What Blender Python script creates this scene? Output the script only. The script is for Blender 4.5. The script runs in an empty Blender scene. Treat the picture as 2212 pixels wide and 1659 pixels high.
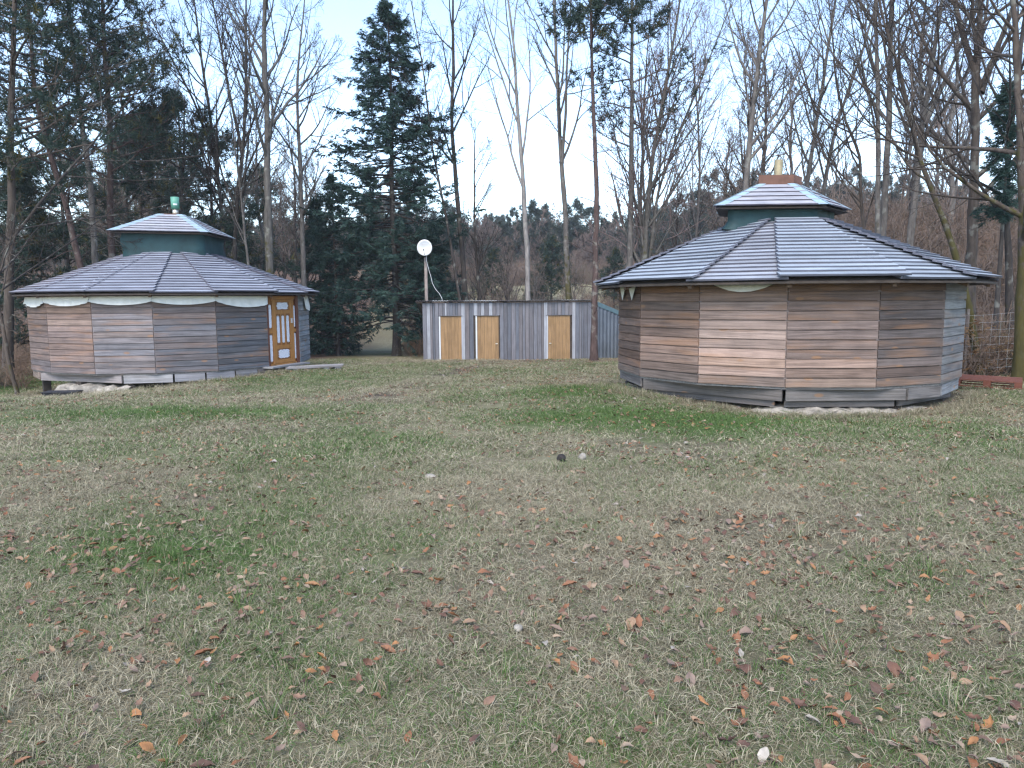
import bpy, bmesh, math, random
import numpy as np
from mathutils import Matrix, Vector

random.seed(7)
PI = math.pi
scn = bpy.context.scene
COL = scn.collection

# ------------------------------------------------------------------ camera, sky, sun, exposure
EYE = 1.5
FPX, CX, CY = 1600.0, 1106.0, 829.5          # focal length and centre in the 2212 px wide reading of the photograph
PITCH, ROLL = 0.113, -0.0066
cam_d = bpy.data.cameras.new('camera')
cam = bpy.data.objects.new('camera', cam_d)
COL.objects.link(cam)
cam_d.sensor_width = 36.0
cam_d.lens = 36.0 * FPX / 2212.0
cam_d.clip_start, cam_d.clip_end = 0.1, 3000
cam.matrix_world = Matrix.Translation((0, 0, EYE)) @ Matrix.Rotation(PI / 2 - PITCH, 4, 'X') @ Matrix.Rotation(ROLL, 4, 'Z')
scn.camera = cam

SUN_EL, SUN_AZ = math.radians(51), math.radians(195)   # veiled sun behind the camera
w = bpy.data.worlds.new('World')
scn.world = w
w.use_nodes = True
wn = w.node_tree.nodes
sky = wn.new('ShaderNodeTexSky')
sky.sky_type = 'NISHITA'
sky.sun_disc = False
sky.sun_elevation = SUN_EL
sky.sun_rotation = SUN_AZ
sky.altitude = 600
sky.air_density = 1.0
sky.dust_density = 1.4
sky.ozone_density = 0.0
wn['Background'].inputs['Strength'].default_value = 0.1
w.node_tree.links.new(sky.outputs[0], wn['Background'].inputs['Color'])

sun_d = bpy.data.lights.new('sun', 'SUN')
sun_d.energy = 0.8
sun_d.angle = math.radians(40)
sun_d.color = (1.0, 0.93, 0.84)
sun = bpy.data.objects.new('sun', sun_d)
COL.objects.link(sun)
sdir = Vector((math.sin(SUN_AZ) * math.cos(SUN_EL), math.cos(SUN_AZ) * math.cos(SUN_EL), math.sin(SUN_EL)))
sun.rotation_euler = sdir.to_track_quat('Z', 'Y').to_euler()

vs = scn.view_settings
scn.display_settings.display_device = 'sRGB'
vs.view_transform = 'Standard'
vs.look = 'None'
vs.gamma = 1.0
vs.use_curve_mapping = False
vs.exposure = 2.32
scn.cycles.max_bounces = 6
scn.cycles.diffuse_bounces = 3
scn.cycles.transparent_max_bounces = 6
scn.cycles.filter_width = 1.35
scn.cycles.use_denoising = True


# ------------------------------------------------------------------ helpers
def ray_dir(u, v):
    c, s = math.cos(ROLL), math.sin(ROLL)
    du, dv = u - CX, v - CY
    a, b = (du * c + dv * s) / FPX, (du * s - dv * c) / FPX
    return np.array([a, math.cos(PITCH) + b * math.sin(PITCH), -math.sin(PITCH) + b * math.cos(PITCH)])


def at(u, v, Y):
    """point of the place seen at photo position (u, v), Y metres ahead of the camera"""
    d = ray_dir(u, v)
    d = d * (Y / d[1])
    return np.array([d[0], d[1], d[2] + EYE])


def tag(o, label=None, cat=None, group=None, kind=None):
    if label: o['label'] = label
    if cat: o['category'] = cat
    if group: o['group'] = group
    if kind: o['kind'] = kind
    return o


def link(o, parent=None):
    COL.objects.link(o)
    if parent is not None: o.parent = parent
    return o


def empty(name, loc=(0, 0, 0), rz=0.0, parent=None):
    o = bpy.data.objects.new(name, None)
    o.location = loc
    o.rotation_euler = (0, 0, rz)
    o.empty_display_size = 0.2
    return link(o, parent)


def me_np(name, V, F, mats=(), smooth=False, attrs=None):
    """mesh from numpy: F is a list of int arrays, each (n,3) or (n,4)"""
    V = np.asarray(V, np.float32).reshape(-1, 3)
    F = [np.asarray(f, np.int32) for f in (F if isinstance(F, (list, tuple)) else [F]) if len(f)]
    me = bpy.data.meshes.new(name)
    me.vertices.add(len(V))
    me.vertices.foreach_set('co', V.ravel())
    loops = np.concatenate([f.ravel() for f in F])
    cnt = np.concatenate([np.full(len(f), f.shape[1], np.int32) for f in F])
    start = np.concatenate([[0], np.cumsum(cnt)[:-1]]).astype(np.int32)
    me.loops.add(len(loops))
    me.loops.foreach_set('vertex_index', loops)
    me.polygons.add(len(cnt))
    me.polygons.foreach_set('loop_start', start)
    me.polygons.foreach_set('loop_total', cnt)
    me.polygons.foreach_set('use_smooth', np.full(len(cnt), bool(smooth)))
    me.update(calc_edges=True)
    for k, (dom, arr) in (attrs or {}).items():
        a = me.attributes.new(k, 'FLOAT', dom)
        a.data.foreach_set('value', np.asarray(arr, np.float32))
    for m in (mats if isinstance(mats, (list, tuple)) else [mats]): me.materials.append(m)
    return me


def ob(name, me, parent=None, loc=None, rz=None, color=None):
    o = bpy.data.objects.new(name, me)
    if loc is not None: o.location = loc
    if rz is not None: o.rotation_euler = (0, 0, rz)
    if color is not None: o.color = (color[0], color[1], color[2], 1)
    return link(o, parent)


HEXF = np.array([[0, 3, 2, 1], [4, 5, 6, 7], [0, 1, 5, 4], [1, 2, 6, 5], [2, 3, 7, 6], [3, 0, 4, 7]])


class MB:
    """collects pieces of ONE part"""
    def __init__(s): s.V, s.Q, s.T, s.n = [], [], [], 0
    def add(s, V, Q=(), T=()):
        V = np.asarray(V, float).reshape(-1, 3)
        s.V.append(V)
        if len(Q): s.Q.append(np.asarray(Q) + s.n)
        if len(T): s.T.append(np.asarray(T) + s.n)
        s.n += len(V)
        return s
    def hexa(s, P): return s.add(P, HEXF)
    def box(s, x0, x1, y0, y1, z0, z1):
        return s.hexa([(x0, y0, z0), (x1, y0, z0), (x1, y1, z0), (x0, y1, z0), (x0, y0, z1), (x1, y0, z1), (x1, y1, z1), (x0, y1, z1)])
    def tube(s, pts, rad, S=8, cap=True):
        P = np.asarray(pts, float)[None]
        R = np.broadcast_to(np.asarray(rad, float), (P.shape[1],))[None]
        V, Q = tubes(P, R, S)
        s.add(V, Q)
        if cap:
            k = len(V)
            n0 = s.n - k
            s.T.append(np.array([[n0, n0 + i + 1, n0 + i] for i in range(1, S - 1)]))
            m = s.n - S
            s.T.append(np.array([[m, m + i, m + i + 1] for i in range(1, S - 1)]))
        return s
    def mesh(s, name, mat, smooth=False, attrs=None):
        F = ([np.concatenate(s.Q)] if s.Q else []) + ([np.concatenate(s.T)] if s.T else [])
        return me_np(name, np.concatenate(s.V), F, mat, smooth, attrs)
    def build(s, name, mat, parent=None, smooth=False, **k): return ob(name, s.mesh(name, mat, smooth), parent, **k)


def norm(a): return a / np.maximum(np.linalg.norm(a, axis=-1, keepdims=True), 1e-9)


def tubes(P, R, S):
    """P (M,K,3) centre lines, R (M,K) radii -> vertices, quads"""
    M, K, _ = P.shape
    t = norm(np.gradient(P, axis=1))
    ax = norm(P[:, -1] - P[:, 0])
    ref = np.where(np.abs(ax[:, 2:3]) < 0.8, np.array([[0, 0, 1.0]]), np.array([[1.0, 0, 0]]))[:, None, :]
    u = norm(np.cross(t, np.broadcast_to(ref, t.shape)))
    v = np.cross(t, u)
    a = np.arange(S) * 2 * PI / S
    V = P[:, :, None, :] + R[:, :, None, None] * (u[:, :, None, :] * np.cos(a)[None, None, :, None] + v[:, :, None, :] * np.sin(a)[None, None, :, None])
    base = (np.arange(M)[:, None, None] * K + np.arange(K - 1)[None, :, None]) * S
    i = np.arange(S)[None, None, :]
    j = (i + 1) % S
    Q = np.stack([base + i, base + j, base + S + j, base + S + i], -1).reshape(-1, 4)
    return V.reshape(-1, 3), Q


def vnoise(x, y, seed=0):
    xi, yi = np.floor(x), np.floor(y)
    fx, fy = x - xi, y - yi
    fx, fy = fx * fx * (3 - 2 * fx), fy * fy * (3 - 2 * fy)
    def h(a, b):
        s = np.sin(a * 127.1 + b * 311.7 + seed * 74.7) * 43758.5453
        return s - np.floor(s)
    return (h(xi, yi) * (1 - fx) + h(xi + 1, yi) * fx) * (1 - fy) + (h(xi, yi + 1) * (1 - fx) + h(xi + 1, yi + 1) * fx) * fy


def fbm(x, y, seed=0, o=4):
    s, a, n = 0, 0.5, 0
    for k in range(o):
        s = s + a * vnoise(x * 2 ** k, y * 2 ** k, seed + k)
        n += a
        a *= 0.5
    return s / n


def sstep(x, a, b):
    t = np.clip((x - a) / (b - a), 0, 1)
    return t * t * (3 - 2 * t)


def blob(x, y, cx, cy, rx, ry): return np.exp(-(((x - cx) / rx) ** 2 + ((y - cy) / ry) ** 2))


# ------------------------------------------------------------------ terrain
YK = np.array([-600, -40, 0, 34, 40, 47, 60, 80, 110, 160, 250, 420, 700.])
ZK = np.array([8, 1.6, 0, -1.2, -1.4, -1.45, 0.1, 2.3, 4.9, 9.5, 14, 20, 26.])


def terrain(x, y):
    x, y = np.asarray(x, float), np.asarray(y, float)
    z = np.interp(y, YK, ZK)
    z = z + 0.15 * blob(x, y, 2.2, 15.2, 2, 2.2) + .09 * blob(x, y, 9.3, 15.5, 2, 2.5) - .09 * blob(x, y, 5.2, 12.2, 2.2, 1.4) - 0.28 * blob(x, y, -12.5, 20, 3.5, 3.5) + 0.26 * blob(x, y, -6.2, 23, 2.5, 2.5)
    z = z - 0.5 * blob(x, y, -17, 24, 4, 6)
    z = z + 6.2 * sstep(x - .16 * y, 1, 14) * sstep(y, 22, 50) * (1 - 0.5 * sstep(y, 70, 140))
    z = z + 1.2 * sstep(-x, 8, 22) * sstep(y, 34, 62)
    z = z + 0.10 * (fbm(x * 0.35, y * 0.35, 3, 3) - 0.5) + 0.05 * (fbm(x * 1.6, y * 1.6, 5, 2) - 0.5)
    z = z + 2.5 * (fbm(x * 0.02, y * 0.02, 9, 3) - 0.5) * sstep(y, 60, 140)
    return z


def T(x, y): return float(terrain(np.array([x]), np.array([y]))[0])


def greenness(x, y):
    g = 0.29 + 1.0 * (fbm(x * 0.45, y * 0.32, 21, 4) - 0.5) + 0.4 * (fbm(x * 1.7, y * 1.7, 25, 2) - 0.5)
    for cx, cy, rx, ry, s in ((3.3, 11.3, 2.6, 1.3, .8), (1.4, 15.5, .9, 1.6, .65), (1.0, 12.0, 1.3, 1.2, .45), (-5.9, 13, 2.2, 1.2, .45), (-7.6, 20.3, 2.2, .8, .5),
                              (-2.6, 5.0, 1.5, 1.0, .36), (-2.2, 15, 1.4, 1.6, .2), (-10, 13.5, 2, 1.2, .2), (-0.3, 3.2, .5, .25, .3), (2.2, 4.3, .6, .4, .25), (-19, 26, 4, 3, .9), (-3, 28.5, 4, 2.2, .2)):
        g = g + s * blob(x, y, cx, cy, rx, ry)
    return np.clip(g - 0.5 * mud_and_shade(x, y), 0, 1)


def mud_and_shade(x, y):
    cx = np.interp(y, [14, 17, 26, 30], [-3.1, -2.8, -1.7, -1.0])
    m = 0.85 * np.exp(-((x - cx) / 0.6) ** 2) * sstep(y, 14.5, 17) * (1 - sstep(y, 28, 31)) * (0.3 + 1.2 * fbm(x * 1.2, y * 0.8, 31, 3))
    m = m + 0.95 * np.exp(-((y - 31.3) / 1.0) ** 2) * sstep(x, -5.5, -3) * (1 - sstep(x, 4.5, 6))
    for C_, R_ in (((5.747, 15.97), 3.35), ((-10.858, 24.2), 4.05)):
        m = m + .7 * np.exp(-((np.hypot(x - C_[0], y - C_[1]) - R_) / .42) ** 2)  # contact shade at each hut's foot, painted as a ring of dark soil
    m = m + .42 * sstep(fbm(x * .55, y * .55, 35, 4), .58, .72) * sstep(y, 2, 3)
    return np.clip(m, 0, 1)


# ------------------------------------------------------------------ materials
def new_mat(name, rough=0.8, spec=0.3):
    m = bpy.data.materials.new(name)
    m.use_nodes = True
    nt = m.node_tree
    b = nt.nodes['Principled BSDF']
    b.inputs['Roughness'].default_value = rough
    b.inputs['Specular IOR Level'].default_value = spec
    return m, nt, b


def nd(nt, typ, ins=None, **props):
    n = nt.nodes.new('ShaderNode' + typ)
    for k, v in props.items(): setattr(n, k, v)
    for k, v in (ins or {}).items():
        if isinstance(v, bpy.types.NodeSocket): nt.links.new(v, n.inputs[k])
        else: n.inputs[k].default_value = v
    return n


def mixc(nt, f, a, b, mode='MIX'):
    n = nt.nodes.new('ShaderNodeMix')
    n.data_type = 'RGBA'
    n.blend_type = mode
    for idx, v in ((0, f), (6, a), (7, b)):
        if isinstance(v, bpy.types.NodeSocket): nt.links.new(v, n.inputs[idx])
        else: n.inputs[idx].default_value = v if idx == 0 or len(v) == 4 else (*v, 1)
    return n.outputs[2]


def ramp(nt, fac, stops):
    n = nt.nodes.new('ShaderNodeValToRGB')
    e = n.color_ramp.elements
    while len(e) < len(stops): e.new(0.5)
    for q, (p, c) in zip(e, stops):
        q.position = p
        q.color = (c, c, c, 1) if np.isscalar(c) else (*c, 1)
    nt.links.new(fac, n.inputs[0])
    return n.outputs[0]


def math_(nt, op, a, b=0.0, c=None):
    n = nt.nodes.new('ShaderNodeMath')
    n.operation = op
    for i, v in enumerate((a, b, c)):
        if v is None: continue
        if isinstance(v, bpy.types.NodeSocket): nt.links.new(v, n.inputs[i])
        else: n.inputs[i].default_value = v
    return n.outputs[0]


def local_coords(nt, scale):
    """object coordinates, shifted by the object's own random number, scaled"""
    tc, oi = nd(nt, 'TexCoord'), nd(nt, 'ObjectInfo')
    off = nd(nt, 'CombineXYZ', {0: math_(nt, 'MULTIPLY', oi.outputs['Random'], 37.0), 1: math_(nt, 'MULTIPLY', oi.outputs['Random'], 91.0), 2: math_(nt, 'MULTIPLY', oi.outputs['Random'], 53.0)})
    add = nd(nt, 'VectorMath', {0: tc.outputs['Object'], 1: off.outputs[0]}, operation='ADD')
    mul = nd(nt, 'VectorMath', {0: add.outputs[0], 1: scale}, operation='MULTIPLY')
    return mul.outputs[0], oi, add.outputs[0]


def wood_mat(name, along='X', grain=1.0, knots=True, rough=0.75, spec=0.25, rust=0.35, strength=1.0):
    m, nt, b = new_mat(name, rough, spec)
    sc = (.35, 9.0, 9.0) if along == 'X' else (9.0, 9.0, .35)
    co, oi, raw = local_coords(nt, sc)
    n1 = nd(nt, 'TexNoise', {'Vector': co, 'Scale': 1.1, 'Detail': 3.0, 'Roughness': .55})
    rings = math_(nt, 'SINE', math_(nt, 'MULTIPLY', n1.outputs['Fac'], 30.0 * grain))
    lines = ramp(nt, math_(nt, 'MULTIPLY_ADD', rings, .5, .5), [(0, .76), (.4, .96), (1, 1.08)])
    fine = nd(nt, 'TexNoise', {'Vector': nd(nt, 'VectorMath', {0: raw, 1: (2, 70, 70) if along == 'X' else (70, 70, 2)}, operation='MULTIPLY').outputs[0], 'Scale': 1.0, 'Detail': 4.0})
    fr = ramp(nt, fine.outputs['Fac'], [(.3, .80), (.7, 1.12)])
    blot = nd(nt, 'TexNoise', {'Vector': raw, 'Scale': 2.3, 'Detail': 4.0, 'Roughness': .6})
    br = ramp(nt, blot.outputs['Fac'], [(.33, .84), (.5, 1.0), (.68, 1.14)])
    col = mixc(nt, strength, oi.outputs['Color'], lines, 'MULTIPLY')
    col = mixc(nt, strength, col, fr, 'MULTIPLY')
    col = mixc(nt, strength, col, br, 'MULTIPLY')
    # sheltered orange patches left in the greyed wood
    b2 = nd(nt, 'TexNoise', {'Vector': nd(nt, 'VectorMath', {0: raw, 1: (.7, 6, 6) if along == 'X' else (6, 6, .7)}, operation='MULTIPLY').outputs[0], 'Scale': 1.0, 'Detail': 3.0})
    pf = math_(nt, 'MULTIPLY', ramp(nt, b2.outputs['Fac'], [(.52, 0.0), (.72, 1.0)]), rust)
    col = mixc(nt, pf, col, (.33, .165, .075))
    if knots:
        vo = nd(nt, 'TexVoronoi', {'Vector': nd(nt, 'VectorMath', {0: raw, 1: (1.25, 1.0, 3.0) if along == 'X' else (3.0, 1.0, 1.25)}, operation='MULTIPLY').outputs[0], 'Scale': 1.15})
        kf = ramp(nt, vo.outputs['Distance'], [(.05, 1.0), (.10, .85), (.14, 0.0)])
        col = mixc(nt, math_(nt, 'MULTIPLY', kf, .6), col, (.27, .145, .07))
    nt.links.new(col, b.inputs['Base Color'])
    bp = nd(nt, 'Bump', {'Strength': .35, 'Distance': .004, 'Height': math_(nt, 'ADD', rings, fine.outputs['Fac'])})
    nt.links.new(bp.outputs[0], b.inputs['Normal'])
    return m


def plain_mat(name, col, rough=.7, spec=.3, metal=0.0, var=.15, scale=6.0, bump=0.0, use_obj_color=False):
    m, nt, b = new_mat(name, rough, spec)
    b.inputs['Metallic'].default_value = metal
    tc, oi = nd(nt, 'TexCoord'), nd(nt, 'ObjectInfo')
    n = nd(nt, 'TexNoise', {'Vector': tc.outputs['Object'], 'Scale': scale, 'Detail': 5.0, 'Roughness': .6})
    r = ramp(nt, n.outputs['Fac'], [(.3, 1 - var), (.7, 1 + var)])
    base = oi.outputs['Color'] if use_obj_color else (*col, 1)
    nt.links.new(mixc(nt, 1.0, base, r, 'MULTIPLY'), b.inputs['Base Color'])
    if bump:
        bp = nd(nt, 'Bump', {'Strength': .6, 'Distance': bump, 'Height': n.outputs['Fac']})
        nt.links.new(bp.outputs[0], b.inputs['Normal'])
    return m


M = {}
M['siding'] = wood_mat('weathered_siding')
M['roofwood'] = wood_mat('roof_board_wood', knots=False, rough=.68, spec=.3, rust=.05, strength=.75)
M['roofedge_shade'] = wood_mat('roof_board_edge_shade', knots=False, rough=.8, spec=.15, rust=.1, strength=.8)
M['planks_v'] = wood_mat('upright_boards', along='Z', rust=.04, knots=False, strength=.7)
M['doorwood'] = wood_mat('door_wood', along='Z', rust=.0, knots=False, rough=.5, spec=.4, strength=.55)
M['beam'] = wood_mat('grey_beam', rust=.05)
_nt = M['roofedge_shade'].node_tree
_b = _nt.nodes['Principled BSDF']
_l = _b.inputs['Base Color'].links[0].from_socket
_nt.links.new(mixc(_nt, 1.0, _l, (.46, .42, .46), 'MULTIPLY'), _b.inputs['Base Color'])  # dimmer light on edges and undersides, put into the wood colour
M['darkwood'] = plain_mat('dark_old_wood', (.05, .04, .033), .85, var=.3)
M['tarp'] = plain_mat('green_tarpaulin', (.013, .042, .047), .6, .3, var=.3, scale=3, bump=.01)
M['canvas'] = plain_mat('white_canvas', (.66, .66, .62), .8, .2, var=.08, scale=3)
M['zinc'] = plain_mat('pale_zinc', (.25, .35, .41), .42, .5, var=.1, scale=4)
M['rustbox'] = plain_mat('rusty_brown_paint', (.13, .066, .046), .7, .3, var=.2)
M['steel'] = plain_mat('flue_steel', (.62, .58, .5), .35, .5, metal=.85, var=.15)
M['brass'] = plain_mat('brassy_flue', (.34, .28, .17), .45, .5, metal=.5, var=.2)
M['greenpaint'] = plain_mat('green_flue_paint', (.10, .28, .21), .5, .4, var=.1)
M['white'] = plain_mat('white_paint', (.55, .57, .59), .5, .4, var=.05)
M['stone'] = plain_mat('pale_footing_stone', (.27, .245, .21), .9, .2, var=.45, scale=7, bump=.05)
M['black'] = plain_mat('black_plastic', (.02, .022, .028), .5, .4, var=.2)
M['clod'] = plain_mat('dark_clod', (.03, .027, .026), .9, .2, var=.3, scale=30)
M['corrug'] = plain_mat('blue_grey_sheet', (.13, .15, .175), .5, .4, var=.2, scale=2)
M['trimblue'] = plain_mat('green_blue_trim', (.12, .19, .21), .5, .4, var=.1)
M['redwood'] = plain_mat('red_brown_pallet', (.13, .05, .035), .85, .2, var=.3, scale=8)
M['wire'] = plain_mat('fence_wire', (.30, .32, .32), .5, .5, var=.05)
M['roofsheet'] = plain_mat('roof_sheet', (.3, .3, .32), .45, .5, var=.2, use_obj_color=True)


def lace_mat():
    m, nt, b = new_mat('lace_glass', .35, .5)
    tc = nd(nt, 'TexCoord')
    vo = nd(nt, 'TexVoronoi', {'Vector': tc.outputs['Object'], 'Scale': 42.0})
    r = ramp(nt, vo.outputs['Distance'], [(.15, .0), (.45, 1.0)])
    w2 = nd(nt, 'TexNoise', {'Vector': tc.outputs['Object'], 'Scale': 9.0})
    c = mixc(nt, r, (.30, .33, .42), (.70, .71, .76))
    nt.links.new(mixc(nt, ramp(nt, w2.outputs['Fac'], [(.45, 0), (.62, .5)]), c, (.55, .56, .62)), b.inputs['Base Color'])
    return m


M['lace'] = lace_mat()


def bark_mat():
    m, nt, b = new_mat('bark', .9, .2)
    co, oi, raw = local_coords(nt, (1, 1, .25))
    n = nd(nt, 'TexNoise', {'Vector': co, 'Scale': 9.0, 'Detail': 6.0, 'Roughness': .65})
    r = ramp(nt, n.outputs['Fac'], [(.3, .5), (.5, .95), (.72, 1.4)])
    c = mixc(nt, 1.0, oi.outputs['Color'], r, 'MULTIPLY')
    n2 = nd(nt, 'TexNoise', {'Vector': raw, 'Scale': 3.0, 'Detail': 4.0})
    lich = ramp(nt, n2.outputs['Fac'], [(.58, 0.0), (.66, .35)])
    c = mixc(nt, lich, c, (.30, .31, .27))
    at_ = nd(nt, 'Attribute', attribute_name='moss')
    n3 = nd(nt, 'TexNoise', {'Vector': raw, 'Scale': 5.0, 'Detail': 4.0})
    mf = math_(nt, 'MULTIPLY', ramp(nt, math_(nt, 'ADD', at_.outputs['Fac'], math_(nt, 'MULTIPLY_ADD', n3.outputs['Fac'], 1.7, -.9)), [(.35, 0), (.6, 1)]), .85)
    c = mixc(nt, mf, c, mixc(nt, n.outputs['Fac'], (.025, .023, .01), (.088, .078, .016)))
    nt.links.new(c, b.inputs['Base Color'])
    bp = nd(nt, 'Bump', {'Strength': .8, 'Distance': .02, 'Height': n.outputs['Fac']})
    nt.links.new(bp.outputs[0], b.inputs['Normal'])
    return m


M['bark'] = bark_mat()


def leafy_mat(name, dark, light, rough=.6, trans=.25, extra=None):
    m, nt, b = new_mat(name, rough, .25)
    a = nd(nt, 'Attribute', attribute_name='rnd')
    c = mixc(nt, a.outputs['Fac'], dark, light)
    if extra: c = mixc(nt, ramp(nt, a.outputs['Fac'], [(.86, 0), (.9, 1)]), c, extra)
    nt.links.new(c, b.inputs['Base Color'])
    tr = nd(nt, 'BsdfTranslucent', {'Color': c})
    mx = nd(nt, 'MixShader', {0: trans, 1: b.outputs[0], 2: tr.outputs[0]})
    nt.links.new(mx.outputs[0], nt.nodes['Material Output'].inputs['Surface'])
    return m


M['pine'] = leafy_mat('pine_needles', (.020, .040, .032), (.048, .076, .054), extra=(.085, .075, .02))
M['spruce'] = leafy_mat('spruce_needles', (.015, .040, .035), (.045, .088, .07))
M['twig'] = plain_mat('twig_bark', (.12, .095, .085), .9, .1, var=.25, use_obj_color=True)
M['dryleaf'] = leafy_mat('retained_dry_leaves', (.10, .05, .025), (.24, .15, .07), trans=.3)


def fallen_leaf_mat():
    m, nt, b = new_mat('fallen_leaf', .6, .3)
    oi = nd(nt, 'ObjectInfo')
    tc = nd(nt, 'TexCoord')
    cr = nt.nodes.new('ShaderNodeValToRGB')
    cr.color_ramp.interpolation = 'CONSTANT'
    e = cr.color_ramp.elements
    cols = [(.13, .066, .042), (.19, .085, .042), (.165, .10, .066), (.24, .155, .095), (.10, .052, .036), (.25, .125, .055), (.18, .125, .095), (.27, .20, .14), (.27, .235, .20)]
    pos = [0, .17, .31, .45, .59, .71, .80, .90, .97]
    while len(e) < len(cols): e.new(.5)
    for q, c, p in zip(e, cols, pos): q.position, q.color = p, (*c, 1)
    nt.links.new(oi.outputs['Random'], cr.inputs[0])
    n = nd(nt, 'TexNoise', {'Vector': tc.outputs['Object'], 'Scale': 60.0, 'Detail': 3.0})
    c = mixc(nt, 1.0, cr.outputs[0], ramp(nt, n.outputs['Fac'], [(.3, .75), (.7, 1.2)]), 'MULTIPLY')
    nt.links.new(c, b.inputs['Base Color'])
    return m


M['leaf'] = fallen_leaf_mat()
M['leaf_own'] = plain_mat('fallen_leaf_single', (.2, .1, .05), .6, .3, var=.3, scale=1.6, use_obj_color=True)


def grass_mat():
    m, nt, b = new_mat('grass_blades', .65, .2)
    g = nd(nt, 'Attribute', attribute_name='green', attribute_type='INSTANCER')
    r = nd(nt, 'Attribute', attribute_name='rnd')
    r2 = nd(nt, 'Attribute', attribute_name='rnd2')
    isg = math_(nt, 'LESS_THAN', r.outputs['Fac'], g.outputs['Fac'])
    green = mixc(nt, r2.outputs['Fac'], (.05, .10, .024), (.125, .185, .06))
    straw = ramp(nt, r2.outputs['Fac'], [(0, (.145, .12, .08)), (.35, (.26, .228, .148)), (.75, (.36, .323, .222)), (1, (.45, .412, .30))])
    c = mixc(nt, isg, straw, green)
    nt.links.new(c, b.inputs['Base Color'])
    tr = nd(nt, 'BsdfTranslucent', {'Color': c})
    mx = nd(nt, 'MixShader', {0: .25, 1: b.outputs[0], 2: tr.outputs[0]})
    nt.links.new(mx.outputs[0], nt.nodes['Material Output'].inputs['Surface'])
    return m


M['grass'] = grass_mat()


def ground_mat():
    m, nt, b = new_mat('meadow_ground', .95, .1)
    tc = nd(nt, 'TexCoord')
    p = tc.outputs['Object']
    g, mu, wd = (nd(nt, 'Attribute', attribute_name=k).outputs['Fac'] for k in ('green', 'mud_shade', 'wood'))
    n1 = nd(nt, 'TexNoise', {'Vector': p, 'Scale': 7.0, 'Detail': 6.0, 'Roughness': .7})
    n2 = nd(nt, 'TexNoise', {'Vector': p, 'Scale': 40.0, 'Detail': 4.0, 'Roughness': .7})
    dry = ramp(nt, n1.outputs['Fac'], [(.25, (.115, .097, .062)), (.5, (.19, .169, .108)), (.75, (.26, .24, .16))])
    grn = ramp(nt, n1.outputs['Fac'], [(.25, (.045, .07, .022)), (.5, (.08, .115, .038)), (.75, (.125, .155, .06))])
    c = mixc(nt, ramp(nt, math_(nt, 'ADD', g, math_(nt, 'MULTIPLY_ADD', n2.outputs['Fac'], .6, -.3)), [(.2, 0), (.75, 1)]), dry, grn)
    c = mixc(nt, nd(nt, 'Attribute', attribute_name='field').outputs['Fac'], c, ramp(nt, n1.outputs['Fac'], [(.25, (.20, .185, .115)), (.75, (.31, .285, .19))]))
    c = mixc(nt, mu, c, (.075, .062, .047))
    litter = ramp(nt, n2.outputs['Fac'], [(.3, (.05, .036, .027)), (.55, (.11, .07, .05)), (.75, (.19, .12, .085))])
    c = mixc(nt, wd, c, litter)
    c = mixc(nt, 1.0, c, ramp(nt, n2.outputs['Fac'], [(.3, .7), (.7, 1.2)]), 'MULTIPLY')
    nt.links.new(c, b.inputs['Base Color'])
    bp = nd(nt, 'Bump', {'Strength': .7, 'Distance': .03, 'Height': n2.outputs['Fac']})
    nt.links.new(bp.outputs[0], b.inputs['Normal'])
    return m


M['ground'] = ground_mat()

# ------------------------------------------------------------------ ground sheet
def axis(c0, c1, step, far, q=1.16):
    a = list(np.arange(c0, c1 + 1e-6, step))
    s, x = step, c1
    while x < far:
        s *= q
        x += s
        a.append(x)
    s, x = step, c0
    while x > -far:
        s *= q
        x -= s
        a.insert(0, x)
    return np.array(a)


gx, gy = axis(-20, 20, .25, 650), axis(0, 40, .25, 650)
GX, GY = np.meshgrid(gx, gy)
gz = terrain(GX.ravel(), GY.ravel())
gi = (np.arange(len(gy) - 1)[:, None] * len(gx) + np.arange(len(gx) - 1)[None, :]).ravel()
gq = np.stack([gi, gi + 1, gi + 1 + len(gx), gi + len(gx)], 1)
X_, Y_ = GX.ravel(), GY.ravel()
wood_f = np.maximum(sstep(Y_, 33, 37) * sstep(-X_ - .10 * Y_, 3, 7), sstep(X_ - .17 * Y_, .5, 3) * sstep(Y_, 19, 24))
wood_f = np.maximum(wood_f, sstep(Y_, 104, 112))
wood_f = np.clip(wood_f * (0.6 + .8 * fbm(X_ * .3, Y_ * .3, 41, 3)), 0, 1)
gg = np.where(Y_ > 42, .35 + .3 * (fbm(X_ * .12, Y_ * .12, 44, 3) - .5), greenness(X_, Y_))
ground = ob('ground', me_np('ground', np.stack([X_, Y_, gz], 1), gq, M['ground'], True,
            {'green': ('POINT', gg), 'mud_shade': ('POINT', mud_and_shade(X_, Y_)), 'wood': ('POINT', wood_f), 'field': ('POINT', sstep(Y_, 40, 48) * (1 - sstep(Y_, 200, 260)) * (.65 + .6 * (fbm(X_ * .1, Y_ * .1, 47, 3) - .5)))}))
tag(ground, kind='structure')

# ------------------------------------------------------------------ round huts
def mixcol(a, b, t): return tuple(np.array(a) * (1 - t) + np.array(b) * t)


TAN, BRN, GRY, BLU, ORG = (.34, .265, .24), (.215, .155, .13), (.20, .182, .185), (.165, .18, .21), (.30, .18, .095)
ROW, BH = .165, .182


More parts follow.
